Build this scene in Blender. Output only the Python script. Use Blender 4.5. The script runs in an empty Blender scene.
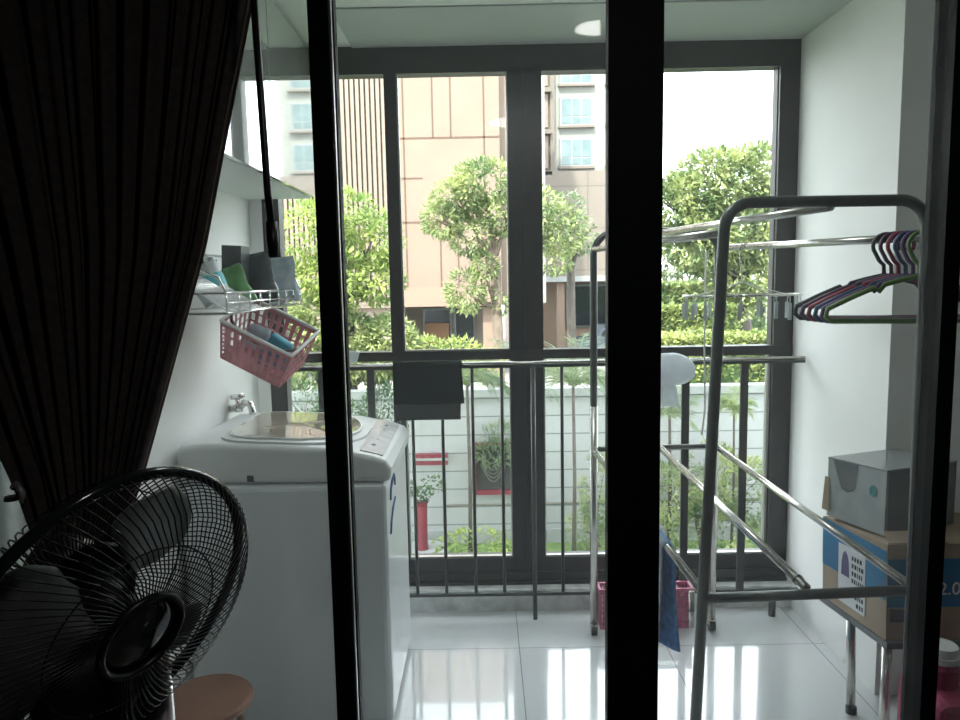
import bpy, math, random
from mathutils import Vector, Matrix, noise
PI = math.pi
random.seed(7)
C = bpy.context.scene.collection

# ---------------------------------------------------------------- materials
def mat(name, col, rough=.6, metal=0, var=.08, scale=12, bump=0, spec=.5, coat=0, trans=0, emit=None, alpha=1, col2=None, sub=0):
    m = bpy.data.materials.new(name); m.use_nodes = True
    nt = m.node_tree; b = nt.nodes['Principled BSDF']
    tc = nt.nodes.new('ShaderNodeTexCoord'); n = nt.nodes.new('ShaderNodeTexNoise')
    n.inputs['Scale'].default_value = scale; n.inputs['Detail'].default_value = 4
    nt.links.new(tc.outputs['Object'], n.inputs['Vector'])
    cr = nt.nodes.new('ShaderNodeValToRGB')
    c1 = [max(0, c*(1-var)) for c in col]; c2 = [min(1, c*(1+var)) for c in col]
    if col2: c1, c2 = col, col2
    cr.color_ramp.elements[0].position = .35; cr.color_ramp.elements[1].position = .65
    cr.color_ramp.elements[0].color = (*c1, 1); cr.color_ramp.elements[1].color = (*c2, 1)
    nt.links.new(n.outputs['Fac'], cr.inputs['Fac']); nt.links.new(cr.outputs['Color'], b.inputs['Base Color'])
    b.inputs['Roughness'].default_value = rough; b.inputs['Metallic'].default_value = metal
    b.inputs['Specular IOR Level'].default_value = spec; b.inputs['Coat Weight'].default_value = coat
    b.inputs['Coat Roughness'].default_value = .04
    b.inputs['Alpha'].default_value = alpha
    if bump:
        bp = nt.nodes.new('ShaderNodeBump'); bp.inputs['Strength'].default_value = bump; bp.inputs['Distance'].default_value = .01
        nt.links.new(n.outputs['Fac'], bp.inputs['Height']); nt.links.new(bp.outputs['Normal'], b.inputs['Normal'])
    if trans:   # light passes through (leaves, thin plastic, cloth)
        t = nt.nodes.new('ShaderNodeBsdfTranslucent'); mx = nt.nodes.new('ShaderNodeMixShader')
        mx.inputs[0].default_value = trans
        nt.links.new(cr.outputs['Color'], t.inputs['Color'])
        nt.links.new(b.outputs[0], mx.inputs[1]); nt.links.new(t.outputs[0], mx.inputs[2])
        nt.links.new(mx.outputs[0], nt.nodes['Material Output'].inputs['Surface'])
    return m

def clear_mat(name, tint, refl=.5, dust_haze=0.0, dust_haze_col=(.8, .85, .85), base=0.0):
    m = bpy.data.materials.new(name); m.use_nodes = True
    nt = m.node_tree; nt.nodes.remove(nt.nodes['Principled BSDF'])
    tr = nt.nodes.new('ShaderNodeBsdfTransparent'); tr.inputs[0].default_value = (*tint, 1)
    gl = nt.nodes.new('ShaderNodeBsdfGlossy'); gl.inputs['Roughness'].default_value = .02
    fr = nt.nodes.new('ShaderNodeFresnel'); fr.inputs[0].default_value = 1.45
    mu = nt.nodes.new('ShaderNodeMath'); mu.operation = 'MULTIPLY'; mu.inputs[1].default_value = refl
    nt.links.new(fr.outputs[0], mu.inputs[0])
    mx = nt.nodes.new('ShaderNodeMixShader')
    nt.links.new(mu.outputs[0], mx.inputs[0]); nt.links.new(tr.outputs[0], mx.inputs[1]); nt.links.new(gl.outputs[0], mx.inputs[2])
    out = nt.nodes['Material Output'].inputs['Surface']
    if dust_haze or base:
        df = nt.nodes.new('ShaderNodeBsdfTranslucent'); df.inputs[0].default_value = (*dust_haze_col, 1)
        d2 = nt.nodes.new('ShaderNodeBsdfDiffuse'); d2.inputs[0].default_value = (*dust_haze_col, 1)
        dm = nt.nodes.new('ShaderNodeMixShader'); dm.inputs[0].default_value = .3
        nt.links.new(df.outputs[0], dm.inputs[1]); nt.links.new(d2.outputs[0], dm.inputs[2])
        nz = nt.nodes.new('ShaderNodeTexNoise'); nz.inputs['Scale'].default_value = 3
        mr = nt.nodes.new('ShaderNodeMapRange'); mr.inputs[3].default_value = base; mr.inputs[4].default_value = base+dust_haze
        tc = nt.nodes.new('ShaderNodeTexCoord'); nt.links.new(tc.outputs['Object'], nz.inputs['Vector'])
        nt.links.new(nz.outputs['Fac'], mr.inputs[0])
        m2 = nt.nodes.new('ShaderNodeMixShader')
        nt.links.new(mr.outputs[0], m2.inputs[0]); nt.links.new(mx.outputs[0], m2.inputs[1]); nt.links.new(dm.outputs[0], m2.inputs[2])
        nt.links.new(m2.outputs[0], out)
    else:
        nt.links.new(mx.outputs[0], out)
    return m

def tile_mat():
    m = bpy.data.materials.new('glossy_floor_tile'); m.use_nodes = True
    nt = m.node_tree; b = nt.nodes['Principled BSDF']
    tc = nt.nodes.new('ShaderNodeTexCoord'); mp = nt.nodes.new('ShaderNodeMapping')
    mp.inputs['Location'].default_value = (-.12, .1, 0)
    br = nt.nodes.new('ShaderNodeTexBrick'); br.offset = 0
    br.inputs['Scale'].default_value = 1; br.inputs['Brick Width'].default_value = .6; br.inputs['Row Height'].default_value = .6
    br.inputs['Mortar Size'].default_value = .0018; br.inputs['Color1'].default_value = (.62, .64, .64, 1)
    br.inputs['Color2'].default_value = (.66, .68, .68, 1); br.inputs['Mortar'].default_value = (.25, .26, .26, 1)
    nz = nt.nodes.new('ShaderNodeTexNoise'); nz.inputs['Scale'].default_value = 5; nz.inputs['Detail'].default_value = 6
    mr = nt.nodes.new('ShaderNodeMapRange'); mr.inputs[1].default_value = .35; mr.inputs[2].default_value = .7
    mr.inputs[3].default_value = .1; mr.inputs[4].default_value = .2
    mx = nt.nodes.new('ShaderNodeMixRGB'); mx.blend_type = 'MULTIPLY'; mx.inputs[0].default_value = .12
    nt.links.new(tc.outputs['Object'], mp.inputs[0]); nt.links.new(mp.outputs[0], br.inputs['Vector'])
    nt.links.new(tc.outputs['Object'], nz.inputs['Vector'])
    nt.links.new(br.outputs['Color'], mx.inputs[1]); nt.links.new(nz.outputs['Color'], mx.inputs[2])
    nt.links.new(mx.outputs[0], b.inputs['Base Color']); nt.links.new(nz.outputs['Fac'], mr.inputs[0])
    nt.links.new(mr.outputs[0], b.inputs['Roughness'])
    b.inputs['Coat Weight'].default_value = .8; b.inputs['Coat Roughness'].default_value = .03
    return m

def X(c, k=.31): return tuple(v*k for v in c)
def line_mat(name, base, line, axis, period, width, rough=.6, axis2=None, period2=1):
    """flat boards or panels with thin dark joints, one joint every `period` along `axis`"""
    m = bpy.data.materials.new(name); m.use_nodes = True
    nt = m.node_tree; b = nt.nodes['Principled BSDF']; b.inputs['Roughness'].default_value = rough
    tc = nt.nodes.new('ShaderNodeTexCoord'); sp = nt.nodes.new('ShaderNodeSeparateXYZ'); nt.links.new(tc.outputs['Object'], sp.inputs[0])
    def ln(ax, per):
        d = nt.nodes.new('ShaderNodeMath'); d.operation = 'DIVIDE'; d.inputs[1].default_value = per; nt.links.new(sp.outputs[ax], d.inputs[0])
        f = nt.nodes.new('ShaderNodeMath'); f.operation = 'FRACT'; nt.links.new(d.outputs[0], f.inputs[0])
        l = nt.nodes.new('ShaderNodeMath'); l.operation = 'LESS_THAN'; l.inputs[1].default_value = width/per; nt.links.new(f.outputs[0], l.inputs[0])
        return l
    l = ln(axis, period)
    if axis2 is not None:
        l2 = ln(axis2, period2); a = nt.nodes.new('ShaderNodeMath'); a.operation = 'MAXIMUM'
        nt.links.new(l.outputs[0], a.inputs[0]); nt.links.new(l2.outputs[0], a.inputs[1]); l = a
    nz = nt.nodes.new('ShaderNodeTexNoise'); nz.inputs['Scale'].default_value = .7; nt.links.new(tc.outputs['Object'], nz.inputs['Vector'])
    m0 = nt.nodes.new('ShaderNodeMixRGB'); m0.inputs[1].default_value = (*[c*.93 for c in base], 1); m0.inputs[2].default_value = (*[min(1, c*1.05) for c in base], 1)
    nt.links.new(nz.outputs['Fac'], m0.inputs[0])
    mx = nt.nodes.new('ShaderNodeMixRGB'); mx.inputs[2].default_value = (*line, 1)
    nt.links.new(m0.outputs[0], mx.inputs[1]); nt.links.new(l.outputs[0], mx.inputs[0]); nt.links.new(mx.outputs[0], b.inputs['Base Color'])
    return m

M = dict(
    wall=mat('white_wall_paint', (.84, .84, .82), .75, var=.03, scale=3, bump=.1),
    ceil=mat('ceiling_paint', (.80, .82, .80), .85, var=.02, scale=2),
    soffit=mat('shaded_soffit_grey', (.50, .53, .52), .85, var=.02, scale=2),
    kerb=mat('stained_kerb_paint', (.52, .53, .52), .6, scale=14, col2=(.80, .81, .80)),
    tile=tile_mat(),
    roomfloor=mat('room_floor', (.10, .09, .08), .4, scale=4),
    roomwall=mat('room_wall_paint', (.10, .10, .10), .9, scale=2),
    frame=mat('dark_window_aluminium', (.034, .032, .033), .38, .1, scale=30, var=.2),
    door=mat('black_door_aluminium', (.006, .008, .010), .55, 0, scale=30, spec=.12),
    dstrip=mat('dull_grey_strip', (.045, .046, .046), .8, spec=.05),
    strip=mat('aluminium_edge_strip', (.45, .44, .42), .35, .8, scale=20),
    rail=mat('railing_paint', (.05, .055, .055), .35, .2, scale=30),
    glass=clear_mat('clear_window_glass', (.97, .985, .98), .45),
    doorglass=clear_mat('dusty_haze_door_glass', (.95, .97, .965), .35, .02, base=.012),  # dust mix also carries the glare veil that lifts dark frames beyond
    curtain=mat('dark_brown_curtain_cloth', (.075, .066, .062), .95, scale=60, var=.15, bump=.15, spec=.1),
    selv=mat('tan_selvedge', (.16, .12, .09), .9),
    sheer=mat('white_sheer_cloth', (.86, .88, .86), .9, trans=.6, scale=20),
    steel=mat('brushed_steel', (.66, .64, .60), .24, .9, scale=40, var=.1),
    darksteel=mat('grey_painted_steel', (.11, .12, .115), .33, .55, scale=40),
    chrome=mat('chrome', (.75, .75, .74), .12, 1, scale=10, var=.03),
    silver=mat('bright_silver_plastic', (.72, .68, .68), .25, .6, scale=10, var=.03),
    white=mat('white_enamel', (.72, .75, .76), .35, scale=5, var=.03, coat=.3),
    whitetop=mat('white_plastic_lid_surround', (.74, .76, .75), .4, scale=5, var=.04),
    smoked=mat('smoked_lid_plastic', (.40, .35, .27), .12, scale=6, var=.25, coat=1),
    panel=mat('worn_control_panel', (.60, .58, .57), .35, scale=25, var=.12, coat=.3),
    gloss=mat('high_gloss_white_door', (.55, .58, .56), .03, .5, scale=2, var=.01, coat=1, spec=1),
    cabw=mat('white_cabinet_board', (.74, .78, .76), .5, scale=3, var=.02),
    black=mat('black_plastic', (.008, .010, .011), .35, scale=30, var=.2),
    blackgloss=mat('gloss_black_plastic', (.012, .018, .017), .12, scale=30, coat=.5),
    blade=mat('smoky_fan_blade', (.20, .22, .215), .35, scale=30, trans=.4),
    wood=mat('terracotta_stool_seat', (.27, .125, .075), .5, scale=8, var=.15),
    woodleg=mat('pale_wood', (.42, .27, .17), .5, scale=18, var=.15),
    pink=mat('dusty_pink_plastic', (.74, .36, .40), .5, scale=20, trans=.25),
    hotpink=mat('rose_pink_plastic', (.50, .13, .24), .45, scale=20, trans=.15),
    towel=mat('black_towel_cloth', (.014, .020, .022), .95, scale=80, var=.03, spec=.1),
    towelrim=mat('grey_bar_mat', (.035, .04, .045), .8, scale=30),
    blue=mat('blue_cloth', (.10, .32, .66), .9, scale=40, var=.25, trans=.2),
    greycloth=mat('grey_cloth', (.22, .27, .33), .9, scale=40, var=.2),
    bag=mat('pale_blue_plastic_film', (.84, .87, .90), .35, scale=14, var=.08, trans=.4),
    hat=mat('white_plastic', (.72, .74, .73), .4, scale=14, var=.05),
    greybox=mat('grey_printed_card', (.30, .33, .33), .6, scale=9, col2=(.40, .43, .42)),
    greydark=mat('dark_grey_printed_card', (.13, .14, .145), .6, scale=9, var=.15),
    greytop=mat('box_lid_card', (.22, .235, .235), .35, scale=9, var=.1, coat=.3),
    card=mat('brown_cardboard', (.36, .28, .205), .85, scale=12, var=.12, bump=.2),
    cblue=mat('blue_carton_print', (.015, .17, .34), .6, scale=12, var=.1),
    label=mat('white_label_paper', (.70, .72, .73), .6, scale=12, var=.03),
    ink=mat('black_ink', (.03, .03, .04), .7),
    purple=mat('purple_print', (.10, .09, .20), .7),
    teal=mat('teal_print', (.10, .45, .50), .6),
    navy=mat('navy_logo_print', (.05, .10, .24), .5),
    maroon=mat('maroon_cloth', (.33, .04, .10), .7, scale=20, var=.15),
    # hangers
    h_plum=mat('plum_hanger_plastic', (.09, .04, .09), .4), h_red=mat('red_hanger_plastic', (.30, .03, .08), .4),
    h_blue=mat('blue_hanger_plastic', (.06, .09, .20), .4), h_green=mat('green_hanger_plastic', (.13, .24, .07), .4),
    h_dark=mat('dark_grey_hanger_plastic', (.035, .035, .045), .4), h_violet=mat('violet_hanger_plastic', (.12, .05, .18), .4),
    # shelf goods
    jar=mat('milky_tub_plastic', (.62, .66, .66), .3, scale=8, var=.15, trans=.4), green=mat('green_label', (.12, .32, .10), .5, scale=10, var=.3),
    dkbag=mat('dark_pouch_film', (.05, .06, .07), .3, scale=14, var=.4), plaid=mat('pale_blue_pouch_film', (.42, .55, .64), .4, scale=30, col2=(.66, .72, .76), trans=.3),
    aqua=mat('aqua_packet_film', (.05, .36, .52), .35, scale=14, var=.2), lilac=mat('lilac_packet_film', (.42, .38, .55), .35, scale=14, var=.2, trans=.3),
    # outside
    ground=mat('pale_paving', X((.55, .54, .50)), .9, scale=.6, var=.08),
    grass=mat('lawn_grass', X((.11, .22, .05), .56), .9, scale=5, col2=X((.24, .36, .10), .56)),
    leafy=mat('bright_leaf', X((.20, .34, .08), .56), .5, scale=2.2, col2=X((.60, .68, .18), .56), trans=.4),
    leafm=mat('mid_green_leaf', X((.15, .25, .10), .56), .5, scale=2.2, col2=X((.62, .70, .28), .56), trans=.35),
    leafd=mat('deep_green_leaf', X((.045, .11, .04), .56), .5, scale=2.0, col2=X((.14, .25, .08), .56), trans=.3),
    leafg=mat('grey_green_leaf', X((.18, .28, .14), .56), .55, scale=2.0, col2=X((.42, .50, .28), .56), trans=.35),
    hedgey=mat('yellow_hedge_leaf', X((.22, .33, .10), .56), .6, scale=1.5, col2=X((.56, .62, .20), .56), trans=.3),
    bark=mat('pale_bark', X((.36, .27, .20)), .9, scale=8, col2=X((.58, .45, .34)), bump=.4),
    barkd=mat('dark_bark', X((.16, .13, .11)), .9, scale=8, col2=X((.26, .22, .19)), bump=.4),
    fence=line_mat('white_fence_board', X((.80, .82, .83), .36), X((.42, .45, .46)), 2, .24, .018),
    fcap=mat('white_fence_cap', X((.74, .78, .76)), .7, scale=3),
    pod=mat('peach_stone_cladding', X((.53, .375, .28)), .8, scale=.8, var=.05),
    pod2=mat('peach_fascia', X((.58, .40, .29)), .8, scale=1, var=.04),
    joint=mat('dark_panel_joint', X((.26, .16, .11)), .9),  # dark tone of the lines between cladding panels
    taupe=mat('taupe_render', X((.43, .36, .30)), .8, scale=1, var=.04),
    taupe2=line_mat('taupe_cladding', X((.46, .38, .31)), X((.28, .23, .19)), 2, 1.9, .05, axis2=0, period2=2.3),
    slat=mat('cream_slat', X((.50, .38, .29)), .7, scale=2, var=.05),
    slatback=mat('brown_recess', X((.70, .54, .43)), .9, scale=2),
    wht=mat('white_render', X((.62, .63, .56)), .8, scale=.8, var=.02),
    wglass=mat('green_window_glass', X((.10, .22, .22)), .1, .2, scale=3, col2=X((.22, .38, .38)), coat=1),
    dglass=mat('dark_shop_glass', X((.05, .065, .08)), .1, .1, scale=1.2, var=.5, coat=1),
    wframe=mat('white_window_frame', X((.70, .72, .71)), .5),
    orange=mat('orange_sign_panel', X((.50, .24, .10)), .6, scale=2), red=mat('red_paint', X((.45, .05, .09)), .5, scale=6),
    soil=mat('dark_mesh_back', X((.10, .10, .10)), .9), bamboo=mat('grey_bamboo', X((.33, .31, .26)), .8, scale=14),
    carp=mat('dark_car_paint', (.05, .06, .08), .25, coat=1),
)

# ---------------------------------------------------------------- mesh builder
class MB:
    def __init__(s, mtx=None): s.v = []; s.f = []; s.M = mtx
    def add(s, vs, fs):
        o = len(s.v)
        s.v += [s.M @ Vector(v) if s.M else Vector(v) for v in vs]
        s.f += [tuple(i+o for i in f) for f in fs]; return s
    def box(s, x0, x1, y0, y1, z0, z1, bev=0):
        if bev:
            import bmesh
            bm = bmesh.new(); r = bmesh.ops.create_cube(bm, size=1)
            for v in bm.verts: v.co = Vector(((x0+x1)/2+v.co.x*(x1-x0), (y0+y1)/2+v.co.y*(y1-y0), (z0+z1)/2+v.co.z*(z1-z0)))
            bmesh.ops.bevel(bm, geom=bm.edges[:], offset=bev, segments=3, profile=.5, affect='EDGES')
            bm.verts.index_update(); s.add([v.co.copy() for v in bm.verts], [[v.index for v in f.verts] for f in bm.faces]); bm.free(); return s
        vs = [(x, y, z) for z in (z0, z1) for y in (y0, y1) for x in (x0, x1)]
        return s.add(vs, [(0, 2, 3, 1), (4, 5, 7, 6), (0, 1, 5, 4), (2, 6, 7, 3), (0, 4, 6, 2), (1, 3, 7, 5)])
    def tube(s, pts, r, n=8, cap=True, closed=False):
        pts = [Vector(p) for p in pts]; N = len(pts); rs = r if isinstance(r, (list, tuple)) else [r]*N
        vs = []; prev = None
        for i, p in enumerate(pts):
            if closed: t = pts[(i+1) % N]-pts[i-1]
            else: t = pts[min(i+1, N-1)]-pts[max(i-1, 0)]
            t.normalize()
            if prev is None:
                a = Vector((0, 0, 1)) if abs(t.z) < .9 else Vector((1, 0, 0)); u = t.cross(a).normalized()
            else: u = (prev-t*prev.dot(t)).normalized()
            prev = u; w = t.cross(u)
            for k in range(n):
                a = 2*PI*k/n; vs.append(p+(u*math.cos(a)+w*math.sin(a))*rs[i])
        fs = []
        for i in range(N if closed else N-1):
            j = (i+1) % N
            for k in range(n):
                k2 = (k+1) % n; fs.append((i*n+k, i*n+k2, j*n+k2, j*n+k))
        if cap and not closed: fs.append(tuple(range(n))[::-1]); fs.append(tuple((N-1)*n+k for k in range(n)))
        return s.add(vs, fs)
    def lathe(s, prof, n=24, c=(0, 0, 0)):
        vs = []; fs = []
        for r, z in prof:
            for k in range(n): a = 2*PI*k/n; vs.append((c[0]+r*math.cos(a), c[1]+r*math.sin(a), c[2]+z))
        for i in range(len(prof)-1):
            for k in range(n): k2 = (k+1) % n; fs.append((i*n+k, i*n+k2, (i+1)*n+k2, (i+1)*n+k))
        fs.append(tuple(range(n))[::-1]); fs.append(tuple((len(prof)-1)*n+k for k in range(n)))
        return s.add(vs, fs)
    def grid(s, fn, nu, nv):
        vs = [fn(i/nu, j/nv) for j in range(nv+1) for i in range(nu+1)]
        fs = [(j*(nu+1)+i, j*(nu+1)+i+1, (j+1)*(nu+1)+i+1, (j+1)*(nu+1)+i) for j in range(nv) for i in range(nu)]
        return s.add(vs, fs)
    def prism(s, poly, d0, d1, axis='y'):
        n = len(poly)
        def P(a, b, d): return {'y': (a, d, b), 'x': (d, a, b), 'z': (a, b, d)}[axis]
        vs = [P(a, b, d0) for a, b in poly]+[P(a, b, d1) for a, b in poly]
        return s.add(vs, [tuple(range(n)), tuple(range(2*n-1, n-1, -1))]+[(i, i+n, (i+1) % n+n, (i+1) % n) for i in range(n)])
    def build(s, name, m, parent=None, smooth=False, solid=0, sub=0, mods=None):
        off = Vector((0, 0, 0)); p = parent
        while p: off += p.location; p = p.parent
        me = bpy.data.meshes.new(name)
        vs = s.v
        if not parent:     # a lone mesh gets its origin at its own base
            off = Vector((sum(v.x for v in vs)/len(vs), sum(v.y for v in vs)/len(vs), min(v.z for v in vs)))
        me.from_pydata([tuple(v-off) for v in vs], [], s.f); me.update()
        import bmesh
        if len(s.f) < 60000 and not getattr(s, 'nofix', False):
            bm = bmesh.new(); bm.from_mesh(me); bmesh.ops.recalc_face_normals(bm, faces=bm.faces); bm.to_mesh(me); bm.free()
        o = bpy.data.objects.new(name, me); C.objects.link(o)
        me.materials.append(M[m] if isinstance(m, str) else m)
        if parent: o.parent = parent
        else: o.location = off
        if smooth:
            me.polygons.foreach_set('use_smooth', [True]*len(me.polygons))
        if solid:
            md = o.modifiers.new('thickness', 'SOLIDIFY'); md.thickness = solid; md.offset = 0
        if sub:
            md = o.modifiers.new('smooth', 'SUBSURF'); md.levels = sub; md.render_levels = sub
        return o

def tag(o, label, cat, group=None, kind=None):
    o['label'] = label; o['category'] = cat
    if group: o['group'] = group
    if kind: o['kind'] = kind
    return o
def empty(name, loc, label, cat, group=None):
    o = bpy.data.objects.new(name, None); o.empty_display_size = .05; C.objects.link(o); o.location = loc
    return tag(o, label, cat, group)
def struct(name, mb, m, parent=None, **k):
    o = mb.build(name, m, parent, **k)
    if not parent: o['kind'] = 'structure'
    return o
def copy_tree(o, parent=None):
    c = o.copy(); C.objects.link(c); c.parent = parent
    for ch in list(o.children): copy_tree(ch, c)
    return c
def B(*a, **k): return MB().box(*a, **k)
def arc(c, r, a0, a1, n, plane='xz'):
    out = []
    for i in range(n+1):
        a = a0+(a1-a0)*i/n; u, w = r*math.cos(a), r*math.sin(a)
        out.append((c[0]+u, c[1], c[2]+w) if plane == 'xz' else ((c[0], c[1]+u, c[2]+w) if plane == 'yz' else (c[0]+u, c[1]+w, c[2])))
    return out
def lerp(a, b, t): return a+(b-a)*t
def L3(a, b, t): return tuple(a[i]+(b[i]-a[i])*t for i in range(3))

# ---------------------------------------------------------------- balcony shell
XL, XR, YW, ZC = -1.02, 1.37, 3.2, 2.5
struct('floor', B(-3, 3, -2.5, 3.5, -.12, 0), 'tile')
struct('wall_left', B(XL-.15, XL, 1.62, 3.45, 0, 2.75), 'wall')
wr = MB().box(XR, XR+.6, 2.43, 3.45, 0, 2.75); wr.box(1.78, 1.97, 1.62, 2.43, 0, 2.75)
struct('wall_right', wr, 'wall')
struct('ceiling', B(-3, 3, -2.5, 3.45, ZC, 2.8), 'ceil')
struct('trim_1', B(-.545, XR, 2.76, YW-.001, ZC-.006, ZC), 'soffit')           # thin ceiling board before the window, its grey stands in for soffit shading
kb = MB().box(XL, XR, 3.135, 3.45, 0, .1); struct('wall_kerb', kb, 'kerb')
struct('wall_upper_storeys', B(-6, 6, -6, 3.5, 2.8, 8.9), 'wall')  # unseen mass, height set so its shadow covers the garden fence
struct('wall_lower_storey', B(-6, 6, -6, 3.5, -1.95, -.12), 'wall')
# room around the camera
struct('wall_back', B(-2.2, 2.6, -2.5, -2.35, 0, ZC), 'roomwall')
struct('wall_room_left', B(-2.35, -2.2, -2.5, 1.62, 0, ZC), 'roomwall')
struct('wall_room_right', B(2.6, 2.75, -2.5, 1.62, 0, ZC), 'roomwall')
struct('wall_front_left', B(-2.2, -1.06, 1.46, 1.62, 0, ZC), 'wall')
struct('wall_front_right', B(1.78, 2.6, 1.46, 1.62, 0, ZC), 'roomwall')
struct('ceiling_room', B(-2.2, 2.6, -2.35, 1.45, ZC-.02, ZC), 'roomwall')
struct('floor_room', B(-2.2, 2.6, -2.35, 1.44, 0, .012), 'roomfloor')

# ---------------------------------------------------------------- outer window
W0, W1 = 3.2, 3.27
wf = MB()
wf.box(-.965, XR, W0, W1, 2.385, ZC)                    # head
wf.box(-.965, XR, W0, W1, .095, .225)                   # bottom rail
wf.box(-.965, XR, W0-.015, W1, .095, .115)
wf.box(-.965, XR, W0-.012, W0, .150, .160)
wf.box(-.965, -.892, W0, W1, .2, 2.4)
wf.box(1.285, XR, W0, W1, .2, 2.4)
wf.box(1.281, 1.292, W0+.02, W1, .2, 2.4)
wf.box(.115, .262, W0, W1, .2, 2.4)
wf.box(.180, .190, W0-.010, W0, .2, 2.4)
wf.box(-.415, -.362, W0, W1, .2, 2.4)
wf.box(-.965, XR, W0-.004, W1, 1.146, 1.187)            # transom
win = struct('window_1', wf, 'frame')
struct('wall_reveal', B(XL, -.966, W0-.001, 3.45, 0, ZC), 'wall')
bd = MB()
for x0, x1, z0, z1 in ((-.362, .115, 1.187, 2.385), (.262, 1.268, 1.187, 2.385)):
    pass
for x0, x1 in ((-.892, -.415), (-.362, .115), (.262, 1.281)):
    for z0, z1 in ((.225, 1.146), (1.187, 2.385)):
        MB().box(x0, x1, W0+.035, W0+.039, z0, z1).build('glass_pane', 'glass', win)
bead = MB()
for x0, x1, z0, z1 in ((-.362, .115, 1.187, 2.385), (-.362, .115, .225, 1.146), (.262, 1.268, .225, 1.146)):
    t = .006
    bead.box(x0, x0+t, W0+.01, W0+.03, z0, z1).box(x1-t, x1, W0+.01, W0+.03, z0, z1).box(x0, x1, W0+.01, W0+.03, z0, z0+t)
bead.build('glazing_bead', 'strip', win)

# ---------------------------------------------------------------- sliding door between room and balcony
D0 = 1.5
df = MB().box(-1.06, 1.78, D0-.03, D0+.10, ZC-.06, ZC-.02); df.box(-1.06, 1.78, D0-.03, D0+.10, 0, .03); df.box(-1.06, -1.02, D0-.03, D0+.1, .03, ZC-.06); df.box(1.74, 1.78, D0-.03, D0+.1, .03, ZC-.06)
struct('door_frame', df, 'door')
def door(n, x0, x1, y0, y1, wl, wr, extra=None):
    mb = MB().box(x0, x0+wl, y0, y1, .03, ZC-.06).box(x1-wr, x1, y0, y1, .03, ZC-.06)
    mb.box(x0+wl, x1-wr, y0, y1, ZC-.12, ZC-.06).box(x0+wl, x1-wr, y0, y1, .03, .10)
    if extra: extra(mb)
    d = struct('door_%d' % n, mb, 'door')
    B(x0+wl, x1-wr, (y0+y1)/2-.003, (y0+y1)/2+.003, .10, ZC-.12).build('glass_pane', 'doorglass', d)
    return d
d1 = door(1, -1.02, -.300, D0, D0+.028, .02, .042)
B(-.2995, -.2965, D0+.006, D0+.018, .03, ZC-.06).build('edge_strip', 'strip', d1)
d2 = door(2, -.318, .372, D0+.034, D0+.062, .022, .045)
B(.257, .368, D0-.002, D0+.03, .03, ZC-.06).build('centre_stile', 'door', d2)
d3 = door(3, .30, 1.02, D0+.068, D0+.096, .04, .058)
B(.952, .961, D0+.030, D0+.060, .03, ZC-.06).build('edge_strip', 'dstrip', d3)
d4 = door(4, .948, 1.74, D0, D0+.028, .034, .05)

# ---------------------------------------------------------------- railing inside the window
rl = empty('railing', (.2, 3.05, 0), 'dark metal balcony railing with slim balusters in front of the window', 'railing')
MB().tube([(-.94, 3.05, 1.145), (XR-.01, 3.05, 1.147)], .008, 10).build('handrail', 'steel', rl, smooth=True)
MB().box(-.94, XR-.01, 3.043, 3.057, 1.126, 1.138).build('handrail_underside', 'rail', rl)
MB().box(-.94, XR-.01, 3.042, 3.058, .112, .126).build('bottom_bar', 'rail', rl)
for x in (-.70, -.49, .855, 1.105):
    B(x-.016, x+.016, 3.044, 3.056, .126, 1.127).build('baluster', 'rail', rl)
for x in (-.375, -.315, -.187, -.057, .069, .327, .46, .59, .72):
    MB().tube([(x, 3.05, .126), (x, 3.05, 1.127)], .0075, 8).build('baluster', 'rail', rl, smooth=True)
MB().tube([(.203, 3.05, 0), (.203, 3.05, 1.127)], .010, 8).build('support_post', 'rail', rl, smooth=True)
MB().tube([(1.25, 3.05, 0), (1.25, 3.05, .12)], .016, 8).build('support_post', 'rail', rl, smooth=True)

# black mat over the railing
def drape(name, m, x0, x1, y, z, front, back, th, skew=0, wav=.004, parent=None):
    r = .016
    def fn(u, v):
        s = v*(front+back+PI*r)-back      # arc length from the top back
        x = lerp(x0, x1, u)
        if s < 0: p = (x, y+r, z+s)
        elif s < PI*r: a = s/r; p = (x, y+r*math.cos(a), z+r*math.sin(a))
        else: d = s-PI*r; p = (x+skew*u*d, y-r, z-d)
        w = wav*math.sin(9*u*PI)*min(1, abs(p[2]-z)*6)
        return (p[0], p[1]+(w if p[1] > y else -abs(w)), p[2])
    g = MB(); g.nofix = True; g.grid(fn, 24, 30); return g.build(name, m, parent, smooth=True, solid=th)
tw = empty('bar_mat', (-.245, 3.05, .92), 'black folded mat draped over the balcony handrail', 'mat')
drape('front_layer', 'towel', -.392, -.100, 3.05, 1.143, .165, .12, .006, skew=.05, wav=.002, parent=tw)
drape('under_layer', 'towelrim', -.388, -.108, 3.05, 1.141, .232, .20, .004, wav=.001, parent=tw)

# soap cup on the handrail
cp = MB().lathe([(.012, 0), (.024, .006), (.034, .035), (.036, .05), (.033, .05), (.022, .012), (.0, .010)], 20, (-.57, 3.05, 1.157)).build('soap_bowl', 'jar', smooth=True)
tag(cp, 'small translucent bowl standing on the handrail behind the left door stile', 'bowl')

# ---------------------------------------------------------------- wall cabinet
cb = empty('wall_cabinet', (-.85, 2.4, 1.865), 'glossy white wall cabinet above the washing machine', 'cabinet')
B(XL+.001, -.742, 1.66, 3.18, 1.865, 2.49).build('body', 'cabw', cb)
for i in range(3):
    y0 = 1.66+i*.45 if i < 2 else 2.56
    y1 = (2.11, 2.557, 3.18)[i]-.003
    B(-.740, -.722, y0, y1, 1.868, 2.485, bev=.001).build('cabinet_door', 'gloss', cb)

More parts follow.
